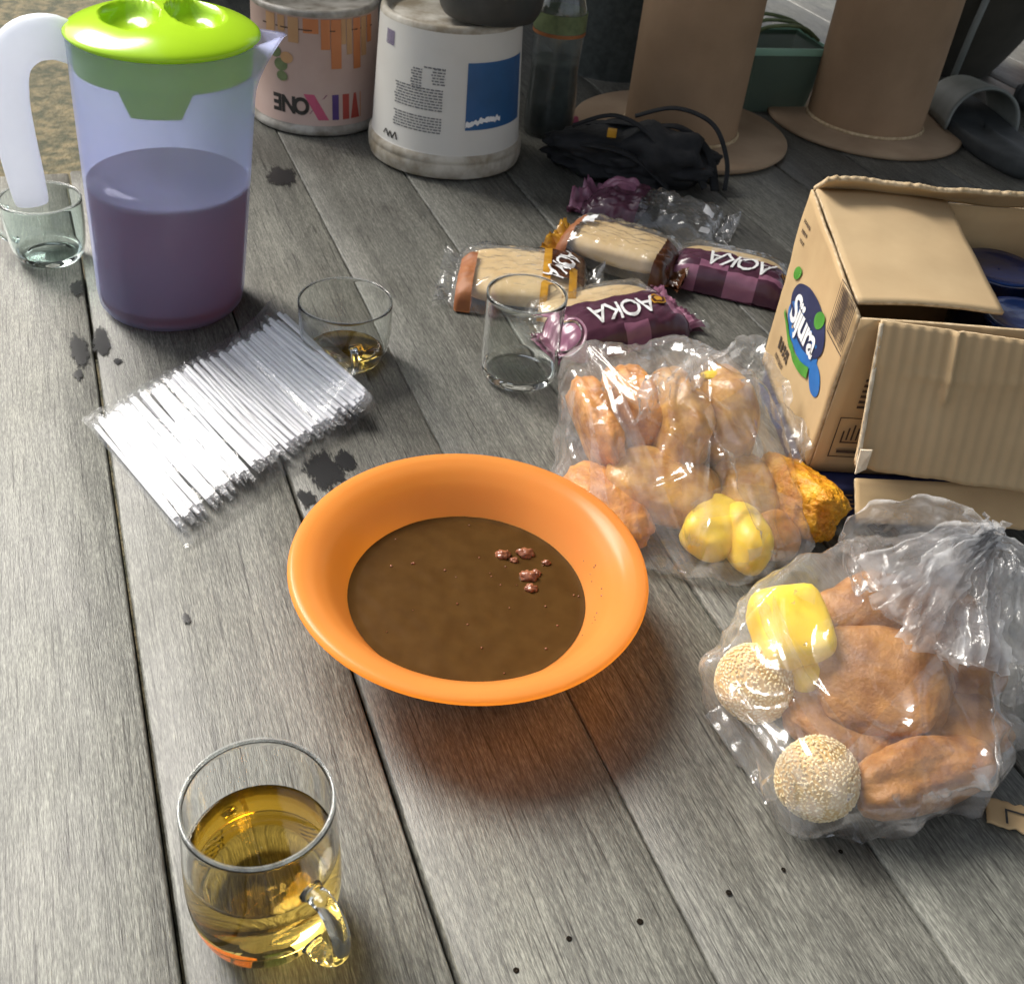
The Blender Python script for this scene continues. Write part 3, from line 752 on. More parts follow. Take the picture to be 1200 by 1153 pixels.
# print on the left side: (a along the side back->front 0..1, v up metres)
def on_left(a, z, off=.0008):
    q = wv(1, .0022)(a, z/HB)
    return (TH/2-TH/2-off+(-q), BDP-BDP*a, z)
def lp(name, vf, mat, ca, cz, off, rot=0.0, shear=0.0):
    c_, s_ = math.cos(rot), math.sin(rot)
    return mk(name, *mapped(vf, lambda x, y: on_left(ca+((x+y*shear)*c_-y*s_)/BDP, cz+(x*s_+y*c_), off)), mat, left)
def ell(rx, ry, n=40, egg=0.0): return [(0, 0)]+[(rx*math.cos(6.2832*i/n)*(1+egg*math.sin(6.2832*i/n)), ry*math.sin(6.2832*i/n)) for i in range(n)], [(0, 1+i, 1+(i+1) % n) for i in range(n)]
lp('logo_wave', ell(.047, .0190), M['blue'], .47, .076, .0006, .0)
lp('logo_wave', ell(.015, .012), M['blue'], .78, .064, .0007, -.4)
lp('logo_oval', ell(.050, .0230), M['navy'], .48, .0910, .0009, .03)
lp('logo_text', text_mesh('Sijura', .037, .90, .0010), M['white'], .47, .0840, .0013, .0, .15)
lp('logo_leaf', ell(.0105, .0072), M['green'], .63, .1050, .0016, .5)
lp('logo_leaf', ell(.0100, .0055), M['green'], .17, .1080, .0012, .6)
def stem_(a, b):
    x = -.052+.090*a; y = -.016*math.sin(a*2.6)-.004; return (x, y+(b-.5)*(.005+.006*a))
lp('logo_stem', grid(24, 2, stem_), M['green'], .46, .0730, .0015)
bars = [([(x, 0), (x+wd2, 0), (x+wd2, .040), (x, .040)], [(0, 1, 2, 3)]) for x, wd2 in [(i*.0026, random.choice((.0012, .0016, .0020))) for i in range(14)]]
fr = [([(-.002, -.003), (.037, -.003), (.037, -.002), (-.002, -.002)], [(0, 1, 2, 3)]), ([(-.002, .042), (.037, .042), (.037, .043), (-.002, .043)], [(0, 1, 2, 3)]), ([(-.003, -.003), (-.002, -.003), (-.002, .043), (-.003, .043)], [(0, 1, 2, 3)])]
lp('barcode', join(*bars, *fr), M['ink'], .76, .110, .0008)
def marks(n, w_, h_, seed):
    """worn, unreadable printing: broken strokes"""
    rnd = random.Random(seed); out = []
    for i in range(n):
        x = (i-n/2)*w_*1.25; sl = rnd.uniform(-.3, .5)*w_
        for y0, y1 in ((-.5, -.05), (0, .5)) if rnd.random() < .6 else ((-.5, .5),):
            out.append(([(x, y0*h_), (x+w_*rnd.uniform(.4, .9), y0*h_*rnd.uniform(.7, 1)), (x+w_*.8+sl, y1*h_), (x+sl, y1*h_*rnd.uniform(.8, 1))], [(0, 1, 2, 3)]))
    return join(*out)
lp('worn_print', marks(5, .0055, .0130, 1), M['ink'], .28, .040, .0008)
lp('worn_print', marks(9, .0022, .0050, 2), M['ink'], .24, .026, .0008)
lp('worn_print', marks(10, .0022, .0040, 3), M['ink'], .40, .052, .0008)
for i in range(3): lp('worn_print', marks(6-i, .0024, .0035, 4+i), M['ink'], .11, .148-.008*i, .0008)
def on_front(x, z): return (x, -TH/2-.0008-wv(3, .0015)(x/BWD, z/HB)*-1*-1, z)
def sq(x0, x1, z0, z1): return [(x0, z0), (x1, z0), (x1, z1), (x0, z1)], [(0, 1, 2, 3)]
icon = join(sq(.012, .044, .018, .0190), sq(.012, .044, .056, .0570), sq(.012, .013, .018, .057), sq(.043, .044, .018, .057), sq(.018, .038, .032, .0335), sq(.018, .0195, .032, .044), sq(.0365, .038, .032, .044), sq(.022, .0235, .035, .047), sq(.026, .0275, .035, .05), sq(.030, .0315, .035, .047), sq(.018, .038, .022, .025))
mk('care_symbol', *mapped(icon, lambda x, z: (x, -.0052, z)), M['ink'], front)
icon2 = join(*[sq(.022, .040, .066+i*.005, .0685+i*.005) for i in range(6)], sq(.026, .046, .108, .109), sq(.026, .027, .108, .14), sq(.045, .046, .108, .14))
mk('care_symbol', *mapped(icon2, lambda x, z: (x, -.0052, z)), M['ink'], front)

# blue water cups inside the box
for i, (x, y, z) in enumerate(((1172, 312, .175), (1205, 372, .170), (1255, 330, .172))):
    q = at(x, y, z)
    c = thing('water_cup', ('sealed water cup with dark blue foil lid in the box, nearer its back', 'sealed water cup with blue foil lid in the box, beside its front flap', 'sealed water cup with blue foil lid deep in the box')[i], 'cup', (q.x, q.y, z-.10))
    v, f = lathe([(.001, .001), (.021, .001), (.0225, .004), (.030, .094), (.0345, .0965), (.0345, .099), (.0320, .0990)], 40); mk('cup_body', v, f, M['bluefoil'], c)
    v, f = lathe([(.0345, .0995), (.0325, .1005), (.028, .0985), (.015, .0975), (.001, .0972)], 40); mk('foil_lid', v, f, M['bluefoil'], c)
# stack of water cups carrying them is hidden in the box: a lower row so the lids are supported
# dark blue flat carton under the box
q = at(958, 560, .0)
slab = thing('flat_carton', 'flat dark blue printed carton underneath the cardboard box', 'carton', (bF.x, bF.y, 0), math.atan2(bax.y, bax.x))
v, f = box(.006, .30, -.020, .17, .0005, .0318, .004); mk('carton_body', v, f, M['navy'], slab)
lines = []
for i in range(5):
    x = .02
    while x < .26:
        wl = random.uniform(.006, .02); lines.append(([(x, -.0206, .006+i*.0045), (x+wl, -.0206, .006+i*.0045), (x+wl, -.0206, .0075+i*.0045), (x, -.0206, .0075+i*.0045)], [(0, 1, 2, 3)])); x += wl+.004
o = mk('printed_text', *join(*lines), M['or2'], slab, smooth=False)

# ------------------------------------------------------------------ food and its plastic bags
def food(name, label, cat, px, py, z, vf, mat, rot=(0, 0, 0), group=None):
    p = at(px, py, z); o = mk(name, *vf, mat, loc=(p.x, p.y, z), rot=rot); return tag(o, label, cat, group)
hullpts1, hullpts2 = [], []
def addhull(lst, o, grow=.003):
    mw = Matrix.LocRotScale(o.location, o.rotation_euler, None)
    for q in list(o.data.vertices)[::3]:
        c = mw @ q.co; n = (mw.to_3x3() @ q.normal); lst.append(c+n*grow)
R_ = math.radians
o = food('fried_fritter', 'flat orange fried fritter leaning upright against the left bag side', 'fritter', 700, 500, .040, blob(.014, .046, .036, 4, .20, 2, 1, 2.8, .05), M['fritter'], (R_(10), R_(-14), R_(25))); addhull(hullpts1, o)
o = food('fried_fritter', 'golden fried fritter with dark edge behind the leaning orange one', 'fritter', 742, 482, .040, blob(.017, .044, .036, 4, .18, 2, 2, 2.8, .05), M['fritter'], (R_(0), R_(-8), R_(28))); addhull(hullpts1, o)
o = food('fried_bun', 'pale olive brown fried bun in the middle of the open bag', 'bun', 790, 500, .046, blob(.020, .046, .043, 4, .16, 1.8, 3, 2.9, .03), M['bun'], (0, R_(8), R_(20))); addhull(hullpts1, o)
o = food('fried_bun', 'round glossy brown fried bun with dark specks under a yellow scrap', 'bun', 845, 492, .050, blob(.025, .042, .044, 4, .12, 1.6, 4, 2.5, .03), M['bun'], (0, 0, R_(20))); addhull(hullpts1, o)
o = food('fried_bun', 'lower brown fried bun resting on the deck inside the open bag', 'bun', 775, 570, .022, blob(.046, .036, .021, 4, .14, 1.6, 5, 2.6, .04), M['bun'], (0, 0, R_(-20))); addhull(hullpts1, o)
o = food('yellow_tofu', 'bright yellow tofu wedge at the lower corner of the open bag', 'tofu', 838, 618, .018, blob(.022, .030, .017, 4, .10, 1.4, 6, 3.2, .02), M['yellow'], (0, R_(10), R_(-30))); addhull(hullpts1, o)
o = food('yellow_tofu', 'pointed yellow tofu slice standing next to the wedge', 'tofu', 872, 630, .020, blob(.015, .031, .021, 4, .12, 1.4, 7, 2.8, .02), M['yellow'], (0, R_(14), R_(15))); addhull(hullpts1, o)
o = food('yellow_tofu', 'dull amber tofu piece beside the bag fold', 'tofu', 908, 628, .017, blob(.017, .022, .015, 4, .15, 1.5, 8, 2.8), M['fritter'], (0, 0, R_(15))); addhull(hullpts1, o)
o = food('fried_fritter', 'flat fried fritter lying on the deck at the lower left of the open bag', 'fritter', 712, 592, .016, blob(.044, .026, .014, 4, .2, 2, 14, 2.8, .05), M['fritter'], (0, R_(6), R_(-52))); addhull(hullpts1, o)
o = food('fried_fritter', 'browned fritter filling the gap between the buns and the rough tofu chunk', 'fritter', 872, 572, .022, blob(.026, .034, .020, 4, .2, 2, 15, 2.8, .05), M['bun'], (0, R_(-6), R_(20))); addhull(hullpts1, o)
food('fried_tofu', 'rough orange fried tofu chunk sticking out of the open bag', 'tofu', 934, 582, .028, blob(.019, .041, .023, 5, .09, 2, 9, 5.0, .08, 12), M['tofu'], (R_(-8), R_(22), R_(28)))
o = food('yellow_scrap', 'small bright yellow scrap on top of the round bun', 'scrap', 836, 440, .088, blob(.010, .006, .003, 3, .4, 2, 10), M['yellow'], (0, 0, R_(10)))

def hullbag(name, label, pts, seed, mat, cuts=7, amp=.004, ridge=.006, extra=None):
    bm = bmesh.new()
    for p in pts: bm.verts.new(p)
    r = bmesh.ops.convex_hull(bm, input=bm.verts[:])
    bmesh.ops.delete(bm, geom=[g_ for g_ in set(r['geom_interior']+r['geom_unused']) if isinstance(g_, bmesh.types.BMVert)], context='VERTS')
    bmesh.ops.remove_doubles(bm, verts=bm.verts[:], dist=.006)
    bmesh.ops.convex_hull(bm, input=bm.verts[:])
    bmesh.ops.triangulate(bm, faces=bm.faces[:])
    for it in range(6):
        le = [e for e in bm.edges if e.calc_length() > .0045]
        if not le: break
        bmesh.ops.subdivide_edges(bm, edges=le, cuts=1); bmesh.ops.triangulate(bm, faces=bm.faces[:])
    for it in range(2): bmesh.ops.smooth_vert(bm, verts=bm.verts[:], factor=.5, use_axis_x=True, use_axis_y=True, use_axis_z=True)
    bm.normal_update()
    for q in bm.verts:
        c = q.co
        a = abs(N((c.x*20, c.y*20, c.z*9), 1, seed)); b = abs(N((c.x*44+c.z*24, c.y*16, c.z*30), 1, seed+4))
        d = ridge*(max(0, .22-a)*2.6) + amp*(max(0, .16-b)*2.6) + .0022 + amp*.4*N(c, 45, seed)
        q.co = c + q.normal*d
        if q.co.z < .0009: q.co.z = .0009
    bm.verts.index_update()
    v = [tuple(q.co) for q in bm.verts]; f = [tuple(q.index for q in fc.verts) for fc in bm.faces]; bm.free()
    return v, f
def P(*a): return at(*a)
hullpts1 += [P(667, 425, .060), P(694, 406, .075), P(665, 585, .004), P(672, 600, .003), P(812, 672, .003), P(884, 676, .006), P(938, 648, .012), P(940, 600, .030), P(760, 660, .003), P(822, 404, .092), P(900, 500, .05)]
bag1 = thing('plastic_bag', 'open clear plastic bag of fried snacks beside the orange bowl', 'plastic bag', at(800, 600))
off = -Vector(bag1.location)
v, f = hullbag('x', '', hullpts1, 1, None, amp=.006, ridge=.010)
mk('bag_body', [Vector(q)+off for q in v], f, M['film_bag'], bag1)
# mouth of the bag: loose crinkled sheet standing up at the back right, and a folded front flap
def mouth(path, hfun, nu, nv, seed, lean):
    path = smoothprof([tuple(p) for p in path], 8); path = [Vector(p) for p in path]
    def fn(a, b):
        i = a*(len(path)-1); k = min(int(i), len(path)-2); p = path[k].lerp(path[k+1], i-k)
        d = Vector((lean[0], lean[1], 0))*b
        return p + d*.02 + Vector((0, 0, hfun(a)*b)) + Vector((N((a*9, b*3, 0), 1, seed), N((a*9, b*3, 5), 1, seed), .4*N((a*14, b*2, 9), 1, seed)))*.009*(.3+b) + Vector((N((a*28, b*6, 1), 1, seed), N((a*28, b*6, 2), 1, seed), 0))*.004
    return grid(nu, nv, fn)
v, f = mouth([P(800, 470, .06), P(850, 445, .074), P(880, 455, .07), P(915, 505, .052), P(935, 560, .035)], lambda a: .036-.014*a, 70, 16, 3, (.4, 1.0))
mk('bag_mouth', [q+off for q in v], f, M['film_white'], bag1)
v, f = mouth([P(742, 500, .068), P(782, 470, .084), P(822, 455, .088)], lambda a: .030, 50, 14, 5, (0, .6))
mk('bag_mouth', [q+off for q in v], f, M['film_bag'], bag1)
for i, (a, b, c_, wd_2) in enumerate((((822, 410, .094), (815, 520, .060), (810, 640, .015), .020), ((694, 408, .078), (725, 500, .060), (800, 660, .010), .024), ((810, 600, .04), (870, 585, .045), (935, 600, .030), .022), ((690, 410, .080), (760, 470, .08), (822, 404, .094), .014))):
    path = smoothprof([tuple(P(*a)), tuple(P(*b)), tuple(P(*c_))], 14)
    v, f = poly_ribbon(path, wd_2, Vector((0, -.7, .7)), .0035, i+1, lambda t: .5+math.sin(t*3.1)*.6, 8)
    mk('bag_fold', [q+off+Vector((0, -.004, .004)) for q in v], f, M['film_bag'], bag1)

# tied bag
def sesame(px, py, z, r, label, seed):
    p = at(px, py, z); s = thing('sesame_ball', label, 'sesame ball', (p.x, p.y, z-r))
    v, f = blob(r, r, r*.95, 4, .05, 1.2, seed); o = mk('dough_ball', v, f, M['dough'], s, loc=(0, 0, r))
    parts = []; ga = math.pi*(3-math.sqrt(5)); n = 1150
    for i in range(n):
        zz = 1-2*(i+.5)/n; rr = math.sqrt(1-zz*zz); d = Vector((math.cos(ga*i)*rr, math.sin(ga*i)*rr, zz)) + Vector((random.gauss(0, .03), random.gauss(0, .03), random.gauss(0, .03)))
        d.normalize(); t = d.cross(Vector((random.random()-.5, random.random()-.5, random.random()-.5))).normalized(); b = d.cross(t)
        c = d*(r*(1+.05*N(d, 1.2, seed))+.0001); L_, W_, H_ = .00165, .0010, .0007
        q = [c+t*L_, c+b*W_-t*.0003, c-t*L_*.8, c-b*W_-t*.0003, c+d*H_]
        parts.append(([x+Vector((0, 0, r-(0.05*r if False else 0))) for x in q], [(0, 1, 4), (1, 2, 4), (2, 3, 4), (3, 0, 4)]))
    o = mk('sesame_seed', *join(*parts), M['seed'], s, smooth=False); o['kind'] = 'stuff'
    for k in range(0, 642, 4):
        q = Vector(v[k % len(v)]); hullpts2.append(p + q*1.10)
    return s
sesame(958, 912, .0265, .0255, 'sesame seed ball at the bottom of the tied bag, beside the two-armed croquette', 1)
sesame(884, 800, .0300, .0255, 'sesame seed ball under the yellow tofu in the tied bag', 2)
def curved(name, label, pts, rads, mat, seed, flat=.8):
    pth = smoothprof([(*at(*p), r) for p, r in zip(pts, rads)], 6)
    v, f = tube([q[:3] for q in pth], [max(.002, q[3]) for q in pth], 20, True, flat)
    v = [Vector(q)*1.0 + Vector((N(q, 45, seed), N(q, 45, seed+1), N(q, 45, seed+2)))*.006 + Vector((N(q, 130, seed), N(q, 130, seed+1), N(q, 130, seed+2)))*.0010 for q in v]
    base = at(*pts[len(pts)//2]); zmin = min(q.z for q in v)
    if zmin < .0015: v = [q+Vector((0, 0, .0015-zmin)) for q in v]
    o = mk(name, [q-Vector((base.x, base.y, 0)) for q in v], f, mat, loc=(base.x, base.y, 0)); tag(o, label, 'croquette')
    for q in v[::4]: hullpts2.append(q*1.0+(q-Vector((.27, .50, .04)))*.10)
    return o
def slab(label, px, py, z, dims, rot, seed):
    o = food('fried_croquette', label, 'croquette', px, py, z, blob(*dims, 5, .16, 1.7, seed, 2.7, .035, 7), M['croquette'], tuple(R_(a_) for a_ in rot)); addhull(hullpts2, o, .002)
slab('bent orange brown croquette at the bottom of the tied bag beside a sesame ball', 1082, 908, .024, (.050, .021, .022), (12, 0, 26), 21)
slab('thin brown croquette edge between the sesame balls', 992, 862, .022, (.042, .019, .014), (20, 6, -22), 22)
slab('large flat tan croquette on top in the tied bag', 1030, 800, .048, (.043, .035, .015), (28, -6, -14), 23)
slab('reddish brown croquette beneath the gathered bag neck', 1112, 752, .052, (.036, .040, .018), (18, 14, 10), 24)
slab('upper brown croquette leaning behind the yellow tofu', 1022, 722, .056, (.038, .028, .018), (24, -8, 18), 25)
slab('lower croquette on the deck under the large tan one', 1095, 838, .028, (.046, .034, .018), (8, 4, 8), 26)
o = food('yellow_tofu', 'smooth yellow tofu block in the tied bag above the sesame balls', 'tofu', 926, 738, .058, blob(.024, .026, .021, 4, .07, 1.3, 11, 6.0), M['yellow'], (R_(20), R_(-12), R_(15))); addhull(hullpts2, o)
o = food('yellow_tofu', 'lower yellow tofu block touching the upper sesame ball in the tied bag', 'tofu', 945, 778, .030, blob(.025, .027, .022, 4, .07, 1.3, 12, 6.0), M['yellow'], (0, 0, R_(25))); addhull(hullpts2, o)
hullpts2 += [P(832, 818, .012), P(836, 780, .042), P(884, 686, .074), P(905, 940, .004), P(936, 974, .003), P(985, 972, .003), P(1120, 930, .004), P(1176, 830, .018), P(1184, 740, .050), P(1010, 632, .092), P(1100, 640, .09), P(850, 850, .003), P(1165, 660, .085), P(1180, 800, .004)]
KN = P(1162, 628, .108)
bag2 = thing('plastic_bag', 'tied clear plastic bag of croquettes, tofu and sesame balls with looped handle', 'plastic bag', at(1020, 850))
off2 = -Vector(bag2.location)
v, f = hullbag('x', '', hullpts2, 6, None, amp=.006, ridge=.011)
mk('bag_body', [Vector(q)+off2 for q in v], f, M['film_bag'], bag2)
# gathered neck: pleats fanning out of the knot
tg = [(1030, 690, .092), (1050, 730, .090), (1085, 765, .083), (1110, 770, .080), (1140, 780, .070), (1165, 775, .062), (1184, 745, .055), (1060, 668, .095)]
for i, t_ in enumerate(tg):
    e = P(*t_); mid_ = (KN+e)/2 + Vector((random.uniform(-.010, .010), random.uniform(-.008, .008), .010+random.uniform(-.004, .008)))
    v, f = poly_ribbon(smoothprof([tuple(KN), tuple(mid_), tuple(e)], 14), .040, Vector((-.2+random.uniform(-.3, .3), -.6, .75)), .0075, i+11, lambda t: .15+1.0*t**.8, 12)
    mk('neck_pleat', [q+off2+Vector((N(q, 55, 3), N(q, 55, 4), N(q, 55, 5)))*.0055*min(1, (q-KN).length/.03) for q in v], f, M['film_white'], bag2)
loop = smoothprof([tuple(P(1030, 690, .092)), tuple(P(1008, 645, .098)), tuple(P(1025, 618, .108)), tuple(P(1075, 607, .115)), tuple(P(1125, 615, .116)), tuple(KN)], 9)
v, f = poly_ribbon(loop, .030, Vector((.1, -.75, .65)), .0075, 21, lambda t: .9-.45*t+.35*math.sin(t*3.1), 10)
mk('bag_handle', [q+off2+Vector((N(q, 70, 3), N(q, 70, 4), N(q, 70, 5)))*.004 for q in v], f, M['film_white'], bag2)
for i, (x, y) in enumerate(((1172, 612), (1180, 640), (1150, 615))):
    e = P(x, y, .120)
    v, f = poly_ribbon(smoothprof([tuple(KN-Vector((0, 0, .004))), tuple((KN+e)/2), tuple(e)], 8), .015, Vector((.3, -.7, .6)), .004, i+31, lambda t: .5+.8*t, 7)
    mk('knot_tail', [q+off2 for q in v], f, M['film_white'], bag2)
v, f = blob(.007, .006, .007, 3, .6, 2.5, 2); mk('knot', [Vector(q)+KN+off2 for q in v], f, M['film_white'], bag2)
for i, (a, b, c_) in enumerate((((835, 830, .012), (880, 890, .008), (905, 935, .004)), ((842, 800, .03), (915, 880, .045), (940, 972, .006)), ((890, 690, .075), (930, 790, .075), (985, 870, .058)))):
    path = smoothprof([tuple(P(*a)), tuple(P(*b)), tuple(P(*c_))], 12)
    v, f = poly_ribbon(path, .016, Vector((0, -.6, .8)), .004, i+41, None, 7)
    mk('bag_fold', [q+off2+Vector((0, -.003, .003)) for q in v], f, M['film_bag'], bag2)
# clear scrap at the right edge and a scrap of cardboard
q = at(1196, 812); v, f = blob(.022, .018, .016, 4, .5, 2.2, 4, fine=.2, fs=6)
tag(mk('plastic_scrap', [(a, b, max(.0006, c+.012)) for a, b, c in v], f, M['film_white'], loc=(q.x, q.y, 0)), 'small crumpled clear plastic scrap beside the tied bag', 'scrap')
q = at(1183, 958); pc = thing('cardboard_scrap', 'small torn cardboard scrap with a printed corner mark', 'scrap', (q.x, q.y, .0006), R_(-12))
v, f = grid(16, 12, lambda a, b: ((a-.5)*.030*(1+.08*N((b*5, 0, 1))), (b-.5)*.020*(1+.2*N((a*6, 1, 2))), .0018+.0006*N((a*4, b*4, 0))))
v2 = [(x, y, .0003) for x, y, z in v]; n0 = len(v)
rim_ = [i*12 for i in range(16)]+[15*12+j for j in range(1, 12)]+[i*12+11 for i in range(14, -1, -1)]+[j for j in range(10, 0, -1)]
mk('card_piece', v+v2, f+[tuple(i+n0 for i in qq) for qq in f]+[(a, b, b+n0, a+n0) for a, b in zip(rim_, rim_[1:]+rim_[:1])], M['card'], pc)
mk('printed_mark', [(-.004, -.008, .0029), (-.0025, -.008, .0029), (-.0025, .002, .0029), (-.004, .0035, .0029), (.013, .002, .0029), (.013, .0035, .0029)], [(0, 1, 2, 3), (3, 2, 4, 5)], M['inkblack'], pc, smooth=False)

# ------------------------------------------------------------------ things standing behind
# upturned paint tin with lettering
tc = Vector((-.336, 1.475, 0)); TR = .086
tin = thing('paint_tin', 'pinkish upturned paint tin with orange stripes and bold lettering', 'paint tin', tc)
prof = [(.001, .001), (TR+.001, .001), (TR+.0035, .003), (TR+.0035, .009), (TR+.001, .012), (TR, .014), (TR-.003, .150), (TR-.001, .154), (TR-.004, .158), (TR-.010, .158), (TR-.011, .152), (.001, .152)]
v, f = lathe(prof, 72); mk('tin_body', v, f, [M['pinkcan'], M['dkcan']], tin, fmat=[1 if (j < 5 or j > 5) else 0 for j in range(len(prof)-1) for i in range(72)])
def oncyl(r0, r1, h, ang0):
    return lambda off: (lambda x, z: ((r0+(r1-r0)*z/h+off)*math.sin(ang0+x/r0), -(r0+(r1-r0)*z/h+off)*math.cos(ang0+x/r0), z))
cyl = oncyl(TR, TR-.003, .150, .27)
def quad(*p): return list(p), [tuple(range(len(p)))]
def letter(poly, key): mk('lettering', *mapped(poly, lambda x, z: cyl(.0007)(x, z)), M[key], tin, smooth=False)
letter(quad((.0310, .022), (.0405, .022), (.0405, .055), (.0310, .055)), 'red')
letter(quad((.0430, .022), (.0570, .022), (.0515, .055), (.0480, .055)), 'red')
letter(quad((.0585, .022), (.0598, .022), (.0598, .055), (.0585, .055)), 'or1')
letter(quad((.0165, .022), (.0255, .022), (.0255, .055), (.0165, .055)), 'violet')
letter(quad((-.0020, .022), (.0120, .022), (-.0070, .055), (-.0210, .055)), 'magenta')
letter(quad((-.0140, .030), (-.0125, .030), (.0105, .055), (.0085, .055)), 'pink')
for ch, x0 in (('O', -.0245), ('N', -.042), ('E', -.058)):
    mk('lettering', *mapped(text_mesh(ch, .030, 1, .0012), lambda x, y: cyl(.0007)(x0-x*.9, .040-y)), M['inkblack'], tin)
def patch(x0, x1, z0, z1, c, off): return mapped(grid(6, 8, lambda a, b: (x0+(x1-x0)*a, z0+(z1-z0)*b)), lambda x, z: c(off)(x, z))
for i, (x0, x1, z0, key) in enumerate(((-.075, -.060, .125, 'or2'), (-.055, -.045, .13, 'or2'), (-.040, -.026, .118, 'or2'), (-.020, .000, .131, 'or1'), (.003, .015, .112, 'or1'), (.016, .030, .088, 'red'), (.0305, .037, .118, 'or2'), (.038, .046, .105, 'or2'), (.048, .060, .086, 'or1'), (.062, .072, .10, 'or2'), (.074, .084, .115, 'or1'))):
    mk('printed_stripe', *patch(x0, x1, z0, .1485, cyl, .0005+.0002*(i % 3)), M['or1' if key == 'red' else key], tin)
mk('printed_stripe', *patch(-.08, .085, .134, .1355, cyl, .0014), M['ink'], tin)
for i, (x, z, r, key) in enumerate(((-.052, .088, .010, 'stem'), (-.043, .098, .009, 'or2'), (-.060, .103, .009, 'stem'), (-.050, .074, .008, 'stem'))):
    mk('printed_flower', *mapped(ell(r, r*.8, 18), lambda a, b: cyl(.0006+.0002*i)(x+a, z+b)), M[key], tin)
# upturned white pail
pc2 = Vector((-.146, 1.395, 0))
pail = thing('plastic_pail', 'dirty white upturned paint pail with a blue label panel', 'pail', pc2)
prof = smoothprof([(.001, .0008), (.088, .0008), (.0990, .004)], 2)+[(.1010, .010), (.1015, .020), (.1005, .0215), (.1010, .0225), (.1005, .029), (.0975, .032), (.0965, .034), (.0885, .176), (.0875, .1815), (.0835, .184), (.0795, .182), (.0780, .176), (.072, .1735), (.070, .176), (.001, .176)]
v, f = lathe(prof, 80); nj = len(prof)-1
fm = [0 if j in (10, 11) else 1 for j in range(nj) for i in range(80)]
mk('pail_body', v, f, [M['pail'], M['pailrim']], pail, fmat=fm)
pcy = lambda off: (lambda x, z: ((.0965-(z-.034)*.0563+off)*math.sin(-.02+x/.095), -(.0965-(z-.034)*.0563+off)*math.cos(-.02+x/.095), z))
mk('label_panel', *mapped(grid(14, 8, lambda a, b: (.036+.098*a, .064+.080*b)), lambda x, z: pcy(.0006)(x, z)), M['panelblue'], pail)
sw = mapped(grid(30, 3, lambda a, b: (.0362+.05*a, .070+.006*math.sin(a*2.2)+.004*N((a*14, 0, 3))+(b-.5)*(.006+.004*N((a*11, 0, 5))))), lambda x, z: pcy(.0011)(x, z))
mk('label_script', *sw, M['white'], pail)
rows = []
for blk, (xa, xb, za, zb, dz) in enumerate(((-.062, .006, .085, .111, .0034), (-.062, .006, .058, .078, .0034), (-.038, -.022, .108, .131, .0032), (-.010, .008, .116, .133, .0034), (-.022, .008, .134, .1345, .003))):
    z = za
    while z < zb+1e-6:
        x = xa + random.uniform(0, .004)
        while x < xb:
            wl = random.uniform(.002, .007); rows.append(mapped(([(x, z), (min(x+wl, xb), z), (min(x+wl, xb), z+.0017), (x, z+.0017)], [(0, 1, 2, 3)]), lambda a, b: pcy(.0006)(a, b))); x += wl+.0012
        z += dz
o = mk('fine_print', *join(*rows), M['txt'], pail, smooth=False); o['kind'] = 'stuff'
mk('barcode', *join(*[mapped(([(-.085+i*.0022, .148), (-.0838+i*.0022, .148), (-.0838+i*.0022, .165), (-.085+i*.0022, .165)], [(0, 1, 2, 3)]), lambda a, b: pcy(.0006)(a, b)) for i in range(8)]), M['violet'], pail, smooth=False)
zz = [(-.079, .0405), (-.074, .0475), (-.069, .0385), (-.066, .0470), (-.062, .0385), (-.057, .0480), (-.054, .0390)]
mk('pen_scrawl', *mapped(join(*[([(x0, z0), (x0+.0022, z0), (x1+.0022, z1), (x1, z1)], [(0, 1, 2, 3)]) for (x0, z0), (x1, z1) in zip(zz, zz[1:])]), lambda x, z: pcy(.0007)(x, z)), M['inkblack'], pail, smooth=False)
# black pot on the pail
q = Vector((-.098, 1.375, .1845))
pot = thing('black_pot', 'sooty black pot standing on the upturned white pail', 'pot', q)
v, f = lathe(smoothprof([(.001, .0005), (.050, .0005), (.058, .004), (.0635, .018), (.068, .06), (.070, .11), (.071, .125)], 3)+[(.074, .126), (.074, .129), (.068, .129), (.066, .11), (.06, .01), (.001, .006)], 56); mk('pot_body', v, f, M['pot'], pot)
for s in (-1, 1): mk('pot_ear', *tube([(s*.069, -.015, .10), (s*.088, -.012, .105), (s*.088, .012, .105), (s*.069, .015, .10)], .004, 8), M['pot'], pot)
# clear bottle
q = at(640, 165); bt = thing('plastic_bottle', 'clear plastic bottle with green and red label next to the white pail', 'bottle', (q.x, q.y+.035, 0))
v, f = lathe(smoothprof([(.001, .0006), (.030, .0006), (.035, .006), (.035, .05), (.033, .09), (.035, .13), (.034, .17), (.020, .205), (.013, .215), (.013, .24)], 3), 40); mk('bottle_body', v, f, M['bottle'], bt)
v, f = lathe([(.001, .001), (.0335, .006), (.0335, .05), (.0315, .09), (.033, .10), (.001, .10)], 40); mk('dark_contents', v, f, M['bin'], bt)
v, f = lathe([(.0358, .142), (.0358, .165)], 40); mk('bottle_label', v, f, M['stem'], bt)
v, f = lathe([(.0360, .137), (.0360, .1415)], 40); mk('bottle_label', v, f, M['crust'], bt)
v, f = lathe([(.0145, .226), (.0145, .245), (.001, .246)], 24); mk('bottle_cap', v, f, M['red'], bt)
q = at(665, 150); v, f = blob(.014, .012, .010, 3, .5, 2, 3); tag(mk('pink_wrapper', [(a, b, c+.0105) for a, b, c in v], f, M['magenta'], loc=(q.x, q.y, 0)), 'crumpled pink wrapper beside the clear bottle', 'wrapper')
